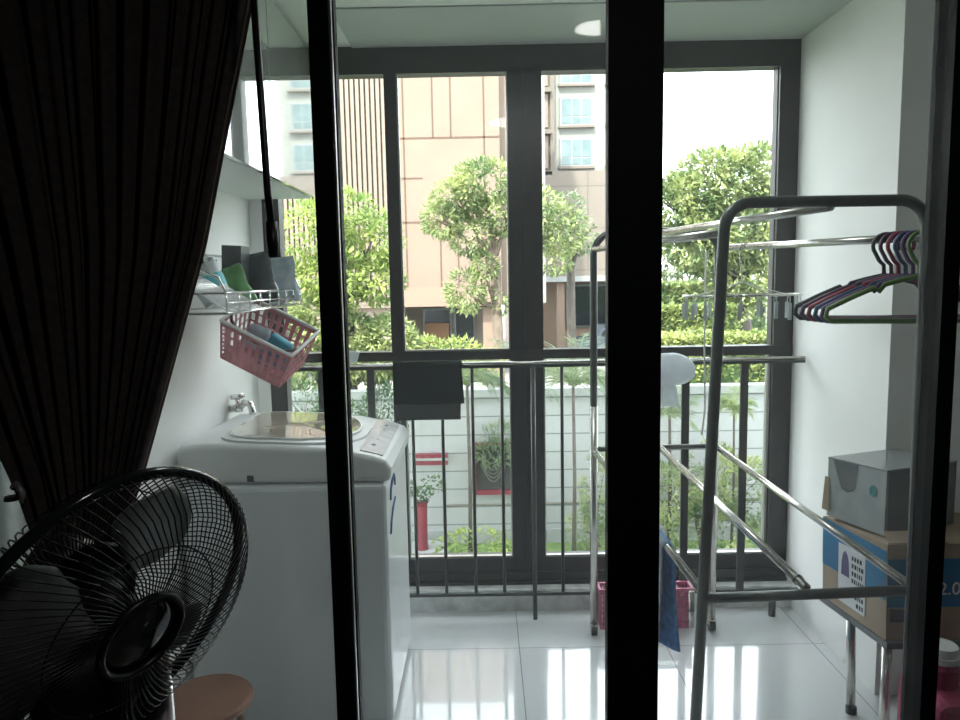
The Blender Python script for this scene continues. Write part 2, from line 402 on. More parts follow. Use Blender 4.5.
# ---------------------------------------------------------------- washing machine
wm = empty('washing_machine', (-.63, 2.58, 0), 'white top loading washing machine against the left wall', 'washing machine')
mx0, mx1, my0, my1 = -1.005, -.315, 2.26, 2.86
B(mx0+.006, mx1-.012, my0+.008, my1-.005, .022, .852, bev=.022).build('cabinet_body', 'white', wm, smooth=False)
top = MB()
def cap_profile(z): pass
# top housing: higher at the wall side, sloping down to the control side
prof = [(mx0, .855), (mx0, .965), (mx0+.02, .985), (mx0+.10, .990), (-.50, .970), (mx1-.05, .940), (mx1-.012, .926), (mx1+.006, .900), (mx1+.004, .855)]
top.prism(prof, my0+.012, my1-.012, 'y')
t = top.build('top_housing', 'whitetop', wm)
bv = t.modifiers.new('round', 'BEVEL'); bv.width = .018; bv.segments = 4; bv.limit_method = 'ANGLE'; bv.angle_limit = math.radians(50)
# lid, surround and window
def topz(x):
    for (x0, z0), (x1, z1) in zip(prof[2:], prof[3:]):
        if x0 <= x <= x1: return lerp(z0, z1, (x-x0)/(x1-x0))
    return prof[3][1]
def slab(outl, h, th):
    vs = [(x, y, topz(x)+h) for x, y in outl]+[(x, y, topz(x)+h-th) for x, y in outl]; n = len(outl)
    c = (sum(x for x, y in outl)/n, sum(y for x, y in outl)/n)
    vs.append((c[0], c[1], topz(c[0])+h+.006))
    return MB().add(vs, [(i, (i+1) % n, 2*n) for i in range(n)]+[(i, i+n, (i+1) % n+n, (i+1) % n) for i in range(n)])
def lidshape(x0, x1, y0, y1, n=40, p=2.6, flatl=True):
    cx, cy, a, b = (x0+x1)/2, (y0+y1)/2, (x1-x0)/2, (y1-y0)/2; o = []
    for k in range(n):
        t = 2*PI*k/n; c, s = math.cos(t), math.sin(t)
        pp = 5 if (c < 0 and flatl) else p
        o.append((cx+a*math.copysign(abs(c)**(2/pp), c), cy+b*math.copysign(abs(s)**(2/pp), s)))
    return o
slab(lidshape(-.90, -.425, 2.30, 2.82), .008, .02).build('lid', 'whitetop', wm)
slab(lidshape(-.875, -.455, 2.33, 2.785, p=2.2), .016, .012).build('lid_window', 'smoked', wm, smooth=False)
r = MB(); rp = [(x, y, topz(x)+.012) for x, y in lidshape(-.875, -.455, 2.33, 2.785, p=2.2)]; r.tube(rp, .005, 6, closed=True); r.build('lid_window_rim', 'whitetop', wm, smooth=True)
slab([(-.415, 2.31), (-.340, 2.31), (-.345, 2.81), (-.43, 2.81)], .0045, .006).build('control_panel', 'panel', wm)
for i in range(5):
    y = 2.40+i*.08; MB().lathe([(.008, 0), (.008, .003), (.006, .004)], 12, (-.385, y, topz(-.385)+.004)).build('button', 'greycloth', wm)
B(-.775, -.755, my0+.004, my0+.0095, .865, .885).build('side_plug', 'darksteel', wm)
fs = MB()
for (y0, z0, y1, z1) in ((2.36, .80, 2.46, .83), (2.35, .77, 2.37, .81), (2.45, .83, 2.47, .79), (2.34, .69, 2.47, .745), (2.36, .70, 2.33, .66)):
    fs.tube([(mx1-.0105, y0, z0), (mx1-.0095, (y0+y1)/2, (z0+z1)/2+.012), (mx1-.0105, y1, z1)], .004, 6)
fs.build('swirl_marks', 'navy', wm)
for x in (mx0+.06, mx1-.07):
    for y in (my0+.06, my1-.06): MB().lathe([(.022, 0), (.022, .015), (.015, .024)], 12, (x, y, 0)).build('foot', 'black', wm)
B(mx0+.02, mx1-.03, my0+.02, my1-.02, .012, .03).build('plinth', 'darksteel', wm)

# tap on the wall
tp = empty('wall_tap', (XL, 2.84, .99), 'chrome washing machine tap on the left wall', 'tap')
MB().tube([(XL+.001, 2.82, 1.01), (XL+.05, 2.82, 1.01)], .016, 12).tube([(XL+.04, 2.82, 1.01), (XL+.065, 2.81, 1.035), (XL+.09, 2.80, 1.03), (XL+.10, 2.80, .995), (XL+.10, 2.80, .985)], .014, 12).build('spout', 'chrome', tp, smooth=True)
MB().tube([(XL+.035, 2.82, 1.01), (XL+.035, 2.82, 1.05)], .010, 10).tube([(XL+.01, 2.82, 1.055), (XL+.06, 2.82, 1.06)], .011, 10).build('handle', 'chrome', tp, smooth=True)

# ---------------------------------------------------------------- stool
st = empty('round_stool', (-.82, 1.86, 0), 'round terracotta topped stool between door and washing machine', 'stool')
cx, cy = -.80, 1.905; h = .35
MB().lathe([(.0, h-.028), (.118, h-.028), (.126, h-.020), (.126, h-.008), (.118, h), (.0, h)], 40, (cx, cy, 0)).build('seat', 'wood', st, smooth=False)
for a in (45, 135, 225, 315):
    a = math.radians(a+8); ca, sa = math.cos(a), math.sin(a)
    MB().tube([(cx+.125*ca, cy+.125*sa, 0), (cx+.095*ca, cy+.095*sa, h-.028)], .011, 10).build('leg', 'woodleg', st, smooth=True)
MB().tube(arc((cx, cy, .15), .108, 0, 2*PI, 32, 'xy')[:-1], .006, 6, closed=True).build('foot_ring', 'woodleg', st, smooth=True)

# ---------------------------------------------------------------- wire shelf on the wall
SX, SY0, SY1 = -.757, 2.12, 2.98
sh = empty('wire_shelf', (-.86, 2.55, 1.41), 'chrome wire dish shelf fixed to the left wall', 'shelf')
w = MB()
w.tube([(XL+.004, SY0, 1.415), (SX, SY0, 1.415), (SX, SY1, 1.415), (XL+.004, SY1, 1.415)], .0045, 8)
w.tube([(XL+.004, SY0, 1.475), (SX, SY0, 1.475), (SX, SY1, 1.475), (XL+.004, SY1, 1.475)], .0045, 8)
w.tube([(SX, SY0, 1.445), (SX, SY1, 1.445)], .003, 6)
w.tube([(XL+.006, SY0, 1.61), (XL+.006, SY1, 1.61)], .0045, 8)
for k in range(9):
    y = SY0+k*(SY1-SY0)/8; w.tube([(SX, y, 1.475), (SX, y, 1.415)], .0035, 6)
w.build('frame', 'chrome', sh, smooth=True)
w = MB()
for k in range(30):
    y = SY0+.02+k*(SY1-SY0-.04)/29; w.tube([(XL+.008, y, 1.61), (XL+.05, y-.01, 1.56), (SX, y, 1.418)] if k < 12 else [(XL+.01, y, 1.418), (SX, y, 1.418)], .0025, 6)
w.build('slats', 'chrome', sh, smooth=True)
for y in (SY0, SY1):
    MB().tube([(XL+.004, y, 1.61), (XL+.07, y, 1.60), (SX-.02, y, 1.52), (SX, y, 1.475)], .004, 8).build('end_bracket', 'chrome', sh, smooth=True)

def rot_at(loc, rx=0, ry=0, rz=0):
    return Matrix.Translation(loc) @ Matrix.Rotation(rz, 4, 'Z') @ Matrix.Rotation(ry, 4, 'Y') @ Matrix.Rotation(rx, 4, 'X')
# goods on the shelf
g = 'goods on the wire shelf'
j = empty('storage_tub', (-.85, 2.42, 1.42), 'cloudy plastic tub leaning on the wire shelf, nearest the curtain', 'tub', g)
Mx = rot_at((-.888, 2.42, 1.440), ry=math.radians(-26))
MB(Mx).lathe([(.0, 0), (.044, 0), (.049, .01), (.056, .125), (.056, .13), (.0, .13)], 28).build('tub', 'jar', j, smooth=False)
MB(Mx).lathe([(.0, .13), (.060, .13), (.060, .142), (.0, .144)], 28).build('lid', 'darksteel', j)
MB(Mx).lathe([(.0525, .045), (.0555, .09)], 28).build('print', 'teal', j)
def pouch(name, m, loc, wd, dp, ht, ry, label, rz=0, rx=0):
    Mx = rot_at(loc, rx, ry, rz)
    def fn(u, v):
        z = v*ht; b = (1-v)**.6*dp*.5*(math.sin(PI*min(1, max(0, (u % .5)*2)))**.5)
        s = 1 if u < .5 else -1; x = (lerp(-1, 1, (u % .5)*2) if u < .5 else lerp(1, -1, (u % .5)*2))*wd*.5*(1-.06*v)
        return (x+.004*math.sin(9*v+3*x), s*b+.003*math.sin(20*u+6*v), z)
    mb = MB(Mx).grid(fn, 32, 12); o = mb.build(name, m, smooth=True, solid=.001)
    return tag(o, label, 'pouch', g)
pouch('refill_pouch', 'green', (-.845, 2.58, 1.425), .075, .05, .15, math.radians(-22), 'slim green and white pouch leaning beside the cloudy tub', rz=.2)
pouch('refill_pouch', 'dkbag', (-.83, 2.72, 1.425), .13, .07, .19, math.radians(-12), 'dark bulging pouch in the middle of the wire shelf', rz=.15)
pouch('refill_pouch', 'plaid', (-.80, 2.90, 1.425), .12, .06, .18, math.radians(-6), 'pale blue checked pouch at the window end of the wire shelf', rz=.1)
bx = MB(rot_at((-.915, 2.66, 1.425), ry=math.radians(3))).box(-.035, .035, -.05, .05, 0, .215).build('dark_carton', 'dkbag')
tag(bx, 'dark upright carton against the wall behind the pouches', 'carton', g)

# pink basket hanging from the shelf
pb = empty('pink_basket', (-.78, 2.62, 1.17), 'dusty pink perforated plastic basket hanging tilted from the wire shelf', 'basket')
Mx = rot_at((-.785, 2.58, 1.285), rx=math.radians(24), ry=math.radians(27), rz=math.radians(-6))
bw, bd_, bh = .138, .10, .165        # half width, half depth, height
def wallp(u0, axis):               # perforated wall built as a lattice of bars
    mb = MB(Mx)
    return mb
lat = MB(Mx)
def ring(z, k): 
    a, b = bw*(.86+.14*k), bd_*(.84+.16*k)
    return a, b, z
def bpt(s, k):     # s around 0..4 on the four sides, k height 0..1
    a, b, z = ring(-bh/2+bh*k, k); q = int(s) % 4; f = s-int(s)
    c = [(-a, -b), (a, -b), (a, b), (-a, b)]; p, n = c[q], c[(q+1) % 4]
    return (lerp(p[0], n[0], f), lerp(p[1], n[1], f), z)
def strip(s0, s1, k0, k1, t=.0022):
    p = [bpt(s0, k0), bpt(s1-1e-5, k0), bpt(s1-1e-5, k1), bpt(s0, k1)]
    v = [Vector(q) for q in p]; nrm = (v[1]-v[0]).cross(v[3]-v[0]).normalized()*t
    lat.add([q for q in v]+[q+nrm for q in v], [(0, 1, 2, 3), (7, 6, 5, 4), (0, 4, 5, 1), (1, 5, 6, 2), (2, 6, 7, 3), (3, 7, 4, 0)])
for q in range(4):
    rows = 4; cols = 9 if q % 2 == 0 else 6
    for k in range(rows+1):
        kk = .04+k*.86/rows; strip(q, q+1, kk-.022, kk+.022)
    strip(q, q+1, .9, 1); strip(q, q+1, 0, .06)
    for c in range(cols+1):
        f = c/cols; strip(q+max(0, f-.028), q+min(1, f+.028), 0, 1)
a, b, z = ring(-bh/2, 0); lat.box(-a, a, -b, b, z-.003, z)
lat.build('body', 'pink', pb)
rp = [bpt(s/8, 1) for s in range(32)]
MB(Mx).tube(rp, .006, 8, closed=True).build('rim', 'hat', pb, smooth=True)
MB(Mx).tube([bpt(3.5, 1)]+[(-bw*math.cos(t), -.07*math.sin(t)*1.1-.02, bh/2-.02*math.sin(t)) for t in [PI*i/12 for i in range(1, 12)]]+[bpt(1.5, 1)], .005, 8).build('handle', 'darksteel', pb, smooth=True)
g2 = 'packets inside the pink basket'
def packet(m, loc, sz, lab, ry=.3, rx=0):
    mb = MB(Mx @ rot_at(loc, rx, ry, .2)).box(-sz[0]/2, sz[0]/2, -sz[1]/2, sz[1]/2, -sz[2]/2, sz[2]/2, bev=min(sz)*.3)
    return tag(mb.build('packet', m), lab, 'packet', g2)
packet('aqua', (.06, -.035, .045), (.085, .03, .07), 'bright aqua packet at the top of the pink basket')
packet('lilac', (.055, -.03, -.025), (.12, .03, .07), 'pale lilac packet below the aqua one in the pink basket', 0)
packet('plaid', (-.05, .03, -.02), (.08, .04, .10), 'pale checked packet at the wall side of the pink basket', 0)

# ---------------------------------------------------------------- clothes rack
ck = empty('clothes_rack', (.8, 2.4, 0), 'grey tubular steel clothes drying rack on castors', 'clothes rack')
def frame(xl, xr, yl, yr, xfl, xfr, ztop, rad, R, zf):
    pts = [(xfl, yl-.0, zf)]
    pts.append((lerp(xfl, xl, .5), yl, lerp(zf, ztop-R, .5)))
    for p in arc((xl+R, yl, ztop-R), R, PI, PI/2, 8): pts.append(p)
    q = arc((xr-R, yr, ztop-R), R, PI/2, 0, 8)
    for p in q: pts.append(p)
    pts.append((lerp(xfr, xr, .5), yr, lerp(zf, ztop-R, .5))); pts.append((xfr, yr, zf))
    return MB().tube(pts, rad, 14)
FY = 2.90; NYl, NYr = 1.885, 1.90
frame(.44, .945, FY, FY+.03, .44, .945, 1.68, .0148, .09, .045).build('far_frame', 'darksteel', ck, smooth=True)
frame(.622, 1.152, NYl, NYr, .560, 1.165, 1.685, .0152, .07, .045).build('near_frame', 'darksteel', ck, smooth=True)
MB().tube([(.44, FY, .80), (.945, FY+.03, .80)], .011, 12).build('far_cross_bar', 'darksteel', ck, smooth=True)
MB().tube([(.583, NYl, .625), (1.158, NYr, .632)], .0145, 12).build('near_cross_bar', 'darksteel', ck, smooth=True)
for a, b, rr in (((.44, FY, 1.612), (.622, NYl, 1.61), .012), ((.945, FY+.03, 1.61), (1.154, NYr, 1.59), .012), ((.70, FY+.01, 1.672), (.90, NYl+.01, 1.672), .012),
                 ((.44, FY, .80), (.585, NYl, .638), .012), ((.715, FY+.015, .80), (.87, NYl+.012, .645), .013), ((.945, FY+.03, .80), (1.156, NYr, .645), .012)):
    MB().tube([a, b], rr, 12).build('rail', 'steel', ck, smooth=True)
MB().tube([L3((.715, FY+.015, .80), (.87, NYl+.012, .645), .955), L3((.715, FY+.015, .80), (.87, NYl+.012, .645), .965)], .0155, 12).build('collar', 'black', ck, smooth=True)
for x, y in ((.44, FY), (.945, FY+.03), (.560, NYl), (1.165, NYr)):
    w_ = MB().tube([(x-.012, y, .024), (x+.012, y, .024)], .024, 16)
    c_ = w_.build('castor_wheel', 'black', ck, smooth=False)
    MB().box(x-.017, x+.017, y-.014, y+.014, .024, .055, bev=.004).build('castor_fork', 'steel', ck)
MB().tube([(.566, 1.93, .625), (.567, 1.93, .52)], .008, 10).build('drop_bar', 'steel', ck, smooth=True)
for x, y in ((.44, FY), (.945, FY+.03)): MB().tube([(x, y, .05), (x, y, .98)], .0160, 14).build('leg_sleeve', 'steel', ck, smooth=True)

# blue towel on the left lower rail
def railpt(t): return L3((.44, FY, .80), (.585, NYl, .638), t)
bt = empty('blue_towel', (.58, 2.3, .2), 'blue towel hanging over the lower left rail of the clothes rack', 'towel')
def side(sgn, drop, t0, t1, off):
    def fn(u, v):
        p = railpt(lerp(t0, t1, u)); d = drop*(1-.22*u**3+.03*math.sin(7*u))*v
        a = v*6; r_ = .016
        x = p[0]+sgn*(r_ if v > .04 else r_*math.sin(v/.04*PI/2))+sgn*off*v*math.sin(5*u+2*v)+sgn*.01*v
        z = p[2]+.0145*(math.cos(min(1, v/.04)*PI/2))-max(0, v-.04)*d/max(v, 1e-6)
        return (x, p[1]+.03*v*math.sin(3*u), z)
    m = MB(); m.nofix = True; return m.grid(fn, 16, 24)
side(1, .43, .50, .775, .014).build('near_side', 'blue', bt, smooth=True, solid=.004)
side(-1, .50, .50, .76, .012).build('far_side', 'greycloth', bt, smooth=True, solid=.004)

# clothes hangers on the right rail
ra, rb_ = Vector((.945, FY+.03, 1.61)), Vector((1.154, NYr, 1.59))
rd = (rb_-ra).normalized(); ang = math.atan2(rd.y, rd.x)
def hanger(m, m2, y, label, rz=0, dz=0, grips=False):
    t = (y-ra.y)/(rb_.y-ra.y); p = ra.lerp(rb_, t)
    e = empty('clothes_hanger', (p.x, p.y, p.z), label, 'hanger', 'plastic hangers on the right rail of the clothes rack')
    Mx = Matrix.Translation((p.x, p.y, p.z)) @ Matrix.Rotation(rz, 4, 'Z')
    hk = [(.024*math.cos(a)-.0, 0, .024*math.sin(a)-.006) for a in [math.radians(200-i*20) for i in range(13)]]   # over the rail
    hk = hk[::-1]
    hook = [(.033, 0, -.030)]+[(.034*math.cos(a)+.004, 0, -.019+.034*math.sin(a)) for a in [math.radians(-15+i*17.5) for i in range(13)]]+[(-.012, 0, -.060), (.0, 0, -.072), (.002, 0, -.105)]
    MB(Mx).tube(hook, .0056, 8).build('hook', m, e, smooth=True)
    hw = .228; zn = -.100+dz
    body = [(.002, 0, zn), (-.05, 0, zn-.012), (-.085, 0, zn-.022), (-.098, 0, zn-.040), (-.112, 0, zn-.030), (-.175, 0, zn-.058), (-hw, 0, zn-.085), (-hw-.004, 0, zn-.105), (-hw+.010, 0, zn-.118),
            (0, 0, zn-.120), (hw-.010, 0, zn-.118), (hw+.004, 0, zn-.105), (hw, 0, zn-.085), (.175, 0, zn-.058), (.112, 0, zn-.030), (.098, 0, zn-.040), (.085, 0, zn-.022), (.05, 0, zn-.012)]
    MB(Mx).tube(body, .0072, 8, closed=True).build('shoulders', m2, e, smooth=True)
    return e
hs = [('h_dark', 'h_dark', 2.045, 'dark grey plastic hanger at the window end of the hanger row', -.16), ('h_plum', 'h_plum', 2.018, 'plum plastic hanger, second from the window end', -.12),
      ('h_red', 'h_red', 1.992, 'red plastic hanger between the plum and blue ones', -.10), ('h_blue', 'h_blue', 1.967, 'dark blue plastic hanger in the middle of the row', -.08),
      ('h_violet', 'h_violet', 1.942, 'violet plastic hanger just behind the green one', -.06), ('h_green', 'h_green', 1.920, 'green plastic hanger, nearest the door', -.10)]
for a, b, y, lab, rz in hs: hanger(a, b, y, lab, rz)

# oval peg hanger
ph = empty('peg_hanger', (.97, 2.74, 1.43), 'oval grey peg airer with dangling clips hung from the rack', 'peg hanger')
pc = Vector((.975, 2.74, 1.425)); ov = [(pc.x+.222*math.cos(a), pc.y+.13*math.sin(a), pc.z) for a in [2*PI*i/40 for i in range(40)]]
mb = MB().tube(ov, .004, 6, closed=True); mb.tube([(pc.x-.222, pc.y, pc.z), (pc.x+.222, pc.y, pc.z)], .003, 6); mb.tube([(pc.x, pc.y-.13, pc.z), (pc.x, pc.y+.13, pc.z)], .003, 6)
mb.build('oval_frame', 'steel', ph, smooth=True)
px_ = ra.lerp(rb_, (2.74-ra.y)/(rb_.y-ra.y))
MB().tube([(px_.x+.018, 2.74, px_.z-.005), (px_.x+.010, 2.74, px_.z+.014), (px_.x-.012, 2.74, px_.z+.014), (px_.x-.020, 2.74, px_.z-.012), (pc.x+.0, pc.y, pc.z+.07), (pc.x, pc.y, pc.z+.05)], .0028, 6).build('hook', 'steel', ph, smooth=True)
mb = MB()
for i in range(4):
    a = PI/4+i*PI/2; mb.tube([(pc.x, pc.y, pc.z+.05), (pc.x+.2*math.cos(a), pc.y+.115*math.sin(a), pc.z)], .0018, 5)
mb.build('suspension_cords', 'hat', ph)
for i in range(20):
    a = 2*PI*i/20+.1; r_ = random.Random(i); x, y = pc.x+.216*math.cos(a), pc.y+.126*math.sin(a); t = r_.uniform(-.006, .006)
    mb = MB().tube([(x, y, pc.z-.003), (x+t, y, pc.z-.03)], .0022, 5); mb.box(x+t-.006, x+t+.006, y-.003, y+.003, pc.z-.075-r_.uniform(0, .02), pc.z-.03)
    mb.build('peg', 'jar', ph)

# plastic bag hat-like bundle on the railing, cord
pbg = empty('plastic_bag', (.76, 2.98, 1.0), 'crumpled pale blue plastic bag hanging beside the handrail', 'bag')
def bagf(u, v):
    a = 2*PI*u; z = v; r_ = .092*math.sin(PI*min(.985, z*.97+.015))**.9*(1+.03*math.sin(3*a+4*z)+.025*math.sin(8*a+11*z)+.02*math.sin(5*a-7*z))
    return (.765+r_*1.12*math.cos(a), 2.985-.02+r_*.42*math.sin(a), 1.118+.068*math.cos(PI*z)-.006*math.cos(3*a)*math.sin(PI*z))
MB().grid(bagf, 40, 16).build('bundle', 'bag', pbg, smooth=True)
def tailf(u, v):
    a = 2*PI*u; r_ = .022+.03*v+.008*math.sin(5*a)
    return (.755+r_*math.cos(a), 2.965+r_*.5*math.sin(a), 1.075-.115*v+.008*math.sin(3*a))
MB().grid(tailf, 24, 8).build('knotted_tail', 'bag', pbg, smooth=True)
MB().tube([(.755, 2.985, 1.08), (.75, 3.03, 1.15), (.75, 3.05, 1.16), (.75, 3.07, 1.14)], .004, 6).build('loop', 'bag', pbg, smooth=True)
cd = MB().tube([(.905, 2.96, 1.60), (.905, 2.96, 1.2), (.912, 2.96, .95), (.90, 2.96, .84)], .0035, 6).build('white_cord', 'hat', smooth=True)
tag(cd, 'thin white cord hanging down beside the far leg of the rack', 'cord')

# pink crate on the floor
pk = empty('pink_crate', (.66, 2.955, 0), 'rose pink slatted plastic crate on the floor under the railing', 'crate')
c0, c1, e0, e1, ch = .475, .865, 2.945, 3.015, .18
B(c0, c1, e0, e1, 0, .008).build('base', 'hotpink', pk)
mb = MB().box(c0-.006, c1+.006, e0-.006, e0+.004, ch-.014, ch).box(c0-.006, c1+.006, e1-.004, e1+.006, ch-.014, ch).box(c0-.006, c0+.004, e0, e1, ch-.014, ch).box(c1-.004, c1+.006, e0, e1, ch-.014, ch)
mb.build('rim', 'hotpink', pk)
mb = MB()
for i in range(30):
    x = c0+i*(c1-c0)/29; mb.box(x-.0035, x+.0035, e0, e0+.003, .008, ch-.01); mb.box(x-.0035, x+.0035, e1-.003, e1, .008, ch-.01)
for i in range(6):
    y = e0+i*(e1-e0)/5
    for x in (c0, c1-.003): mb.box(x, x+.003, y-.003, y+.003, .008, ch-.01)
for k in range(7):
    z = .02+k*.024; mb.box(c0, c1, e0+.0005, e0+.002, z, z+.008); mb.box(c0, c0+.002, e0, e1, z, z+.008); mb.box(c1-.002, c1, e0, e1, z, z+.008)
mb.build('lattice_sides', 'hotpink', pk)

# ---------------------------------------------------------------- table with boxes at the right wall
tb = empty('side_table', (1.35, 2.17, 0), 'low white topped table with bare steel legs under the boxes', 'table')
MB().prism([(1.185, 2.05), (1.70, 2.05), (1.70, 2.39), (1.14, 2.39)], .38, .40, 'z').build('tabletop', 'greydark', tb)
for fx, fy, tx, ty in ((1.235, 2.33, 1.215, 2.32), (1.205, 2.08, 1.21, 2.09), (1.66, 2.34, 1.65, 2.32), (1.67, 2.08, 1.66, 2.09)):
    lg = MB().tube([(fx, fy, .0), (tx, ty, .38)], .0145, 12).build('leg', 'steel', tb, smooth=True)
    MB().tube([(fx, fy, 0), (fx, fy, .025)], .018, 12).build('rubber_foot', 'black', lg)
ct = empty('cardboard_carton', (1.42, 2.2, .40), 'brown cardboard carton with a blue printed band on the low table', 'carton')
bmx = MB(); xs = [(1.187, 2.06), (1.68, 2.06), (1.68, 2.37), (1.143, 2.37)]
vs = [(x, y, .402) for x, y in xs]+[(1.180, 2.06, .700), (1.68, 2.06, .70), (1.68, 2.37, .69), (1.136, 2.37, .685)]
bmx.add(vs, [(0, 3, 2, 1), (0, 1, 5, 4), (1, 2, 6, 5), (2, 3, 7, 6), (3, 0, 4, 7), (4, 5, 6, 7)])
bmx.build('body', 'card', ct)
def leftface(u, v, off=.0015):     # u: far to near, v: up
    a = L3(vs[3], vs[0], u); b = L3(vs[7], vs[4], u); p = L3(a, b, v); return (p[0]-off, p[1], p[2])
def frontface(u, v, off=.0015):
    a = L3(vs[0], vs[1], u); b = L3(vs[4], vs[5], u); p = L3(a, b, v); return (p[0], p[1]-off, p[2])
def patch(face, u0, u1, v0, v1, off, m, name, par, v2=None, v3=None):
    v2 = v0 if v2 is None else v2; v3 = v1 if v3 is None else v3
    p = [face(u0, v0, off), face(u1, v2, off), face(u1, v3, off), face(u0, v1, off)]
    q = [face(u0, v0, .0002), face(u1, v2, .0002), face(u1, v3, .0002), face(u0, v1, .0002)]
    return MB().add(p+q, [(0, 1, 2, 3), (0, 4, 5, 1), (1, 5, 6, 2), (2, 6, 7, 3), (3, 7, 4, 0)]).build(name, m, par)
patch(leftface, 0, .99, .42, .985, .0012, 'cblue', 'printed_band', ct, .42, .93)
patch(frontface, .004, 1, .35, .85, .0012, 'cblue', 'printed_band', ct, .35, .85)
lb = patch(leftface, .28, .70, .10, .78, .0025, 'label', 'paper_label', ct)
def dec(face, poly, off, m, name, par):
    p = [face(u, v, off) for u, v in poly]; n = len(p); q = [face(u, v, off-.0008) for u, v in poly]
    return MB().add(p+q, [tuple(range(n))]+[(i, i+n, (i+1) % n+n, (i+1) % n) for i in range(n)]).build(name, m, par)
dec(leftface, [(.33, .43), (.46, .43), (.45, .60), (.43, .68), (.395, .72), (.36, .68), (.34, .60)], .0035, 'purple', 'bag_picture', lb)
mb = MB()
rr = random.Random(5)
for k in range(7):
    v = .70-.085*k; u0 = .50; 
    while u0 < .66:
        u1 = u0+rr.uniform(.012, .035)
        if not (k > 3 and u0 < .55):
            p = [leftface(u0, v-.05, .0034), leftface(min(u1, .68), v-.05, .0034), leftface(min(u1, .68), v, .0034), leftface(u0, v, .0034)]
            mb.add(p, [(0, 1, 2, 3)])
        u0 = u1+.012
mb.build('label_lines', 'ink', lb)
patch(frontface, .02, .12, .2, .33, .002, 'ink', 'handling_mark', ct)
# open flap
fl = MB(); fl.nofix = True
fl.add([(1.182, 2.062, .703), (1.36, 2.062, .703), (1.35, 2.115, .722), (1.20, 2.118, .720)], [(0, 1, 2, 3)])
fl.build('flap', 'card', ct, solid=.003)
def text_mesh(name, body, size, m, loc, rot, par):
    fo = bpy.data.curves.new(name, 'FONT'); fo.body = body; fo.size = size; fo.extrude = .0006
    t_ = bpy.data.objects.new(name, fo); C.objects.link(t_)
    me = bpy.data.meshes.new_from_object(t_.evaluated_get(bpy.context.evaluated_depsgraph_get()))
    bpy.data.objects.remove(t_); me.materials.clear(); me.materials.append(M[m])
    o = bpy.data.objects.new(name, me); C.objects.link(o); o.parent = par; o.location = Vector(loc)-par.location; o.rotation_euler = rot
    return o
text_mesh('printed_number', '2.0', .055, 'label', (1.335, 2.0575, .545), (PI/2, 0, 0), ct)

gb = empty('grey_box', (1.38, 2.27, .72), 'worn grey printed cardboard box lying on top of the brown carton', 'box')
ga = math.radians(20); gx, gy = 1.205, 2.125
Mx = Matrix.Translation((gx, gy, .702)) @ Matrix.Rotation(ga, 4, 'Z')
W_, D_, H_ = .29, .222, .205
B_ = MB(Mx); B_.prism([(0, 0), (D_, 0), (D_, H_-.01), (0, H_)], .0, W_, 'x') 
B_.build('body', 'greybox', gb)
MB(Mx).box(.012, W_, -.002, 0, .002, H_-.004).build('dark_front_print', 'greydark', gb)
MB(Mx).add([(-.002, -.003, H_+.001), (W_, -.003, H_+.001), (W_, D_, H_-.008), (-.002, D_, H_-.008), (-.002, -.003, H_-.004), (W_, -.003, H_-.004), (W_, D_, H_-.013), (-.002, D_, H_-.013)],
           [(0, 1, 2, 3), (7, 6, 5, 4), (0, 4, 5, 1), (1, 5, 6, 2), (2, 6, 7, 3), (3, 7, 4, 0)]).build('lid', 'greytop', gb)
MB(Mx).add([(-.0015, .10, H_-.006), (-.0015, .20, H_-.012), (-.0015, .165, .105), (-.0015, .14, .098), (-.0015, .115, .112)], [(0, 1, 2, 3, 4)]).build('worn_patch', 'greydark', gb)
sl = [(-.002, .045+.011*math.cos(a), .130+.016*math.sin(a)) for a in [2*PI*i/20 for i in range(20)]]
mb = MB(Mx).tube(sl, .0018, 6, closed=True)
mb.tube([(-.003, .040, .137), (-.003, .046, .140), (-.003, .050, .135), (-.003, .040, .127), (-.003, .044, .121), (-.003, .050, .124)], .0018, 6)
mb.build('round_emblem', 'teal', gb)
MB(Mx).add([(-.012, D_-.02, .02), (-.012, D_+.01, .02), (-.002, D_+.01, .13), (-.002, D_-.005, .13), (-.009, D_-.02, .02), (-.009, D_+.01, .02), (0, D_+.01, .13), (0, D_-.005, .13)],
           [(0, 1, 2, 3), (7, 6, 5, 4), (0, 4, 5, 1), (1, 5, 6, 2), (2, 6, 7, 3), (3, 7, 4, 0)]).build('torn_flap', 'card', gb)

# maroon laundry bag with a lidded pot
lb_ = empty('laundry_bag', (1.27, 1.76, 0), 'maroon bag with black stripes on the floor beyond the right door pane', 'bag')
B(1.10, 1.44, 1.655, 1.86, 0, .44, bev=.03).build('body', 'maroon', lb_)
mb = MB()
for k in range(5): mb.tube([(1.11+k*.03, 1.652, .08+k*.02), (1.21+k*.035, 1.650, .40)], .005, 6)
mb.build('stripes', 'black', lb_)
pt = empty('lidded_pot', (1.165, 1.78, .44), 'red pot with a ribbed white screw lid on the maroon bag', 'pot')
MB().lathe([(.0, 0), (.040, 0), (.042, .05), (.036, .065), (.0, .065)], 24, (1.165, 1.77, .44)).build('jar', 'maroon', pt)
MB().lathe([(.0, .065), (.040, .065), (.040, .08), (.037, .082), (.037, .105), (.0, .107)], 24, (1.165, 1.77, .44)).build('lid', 'hat', pt)

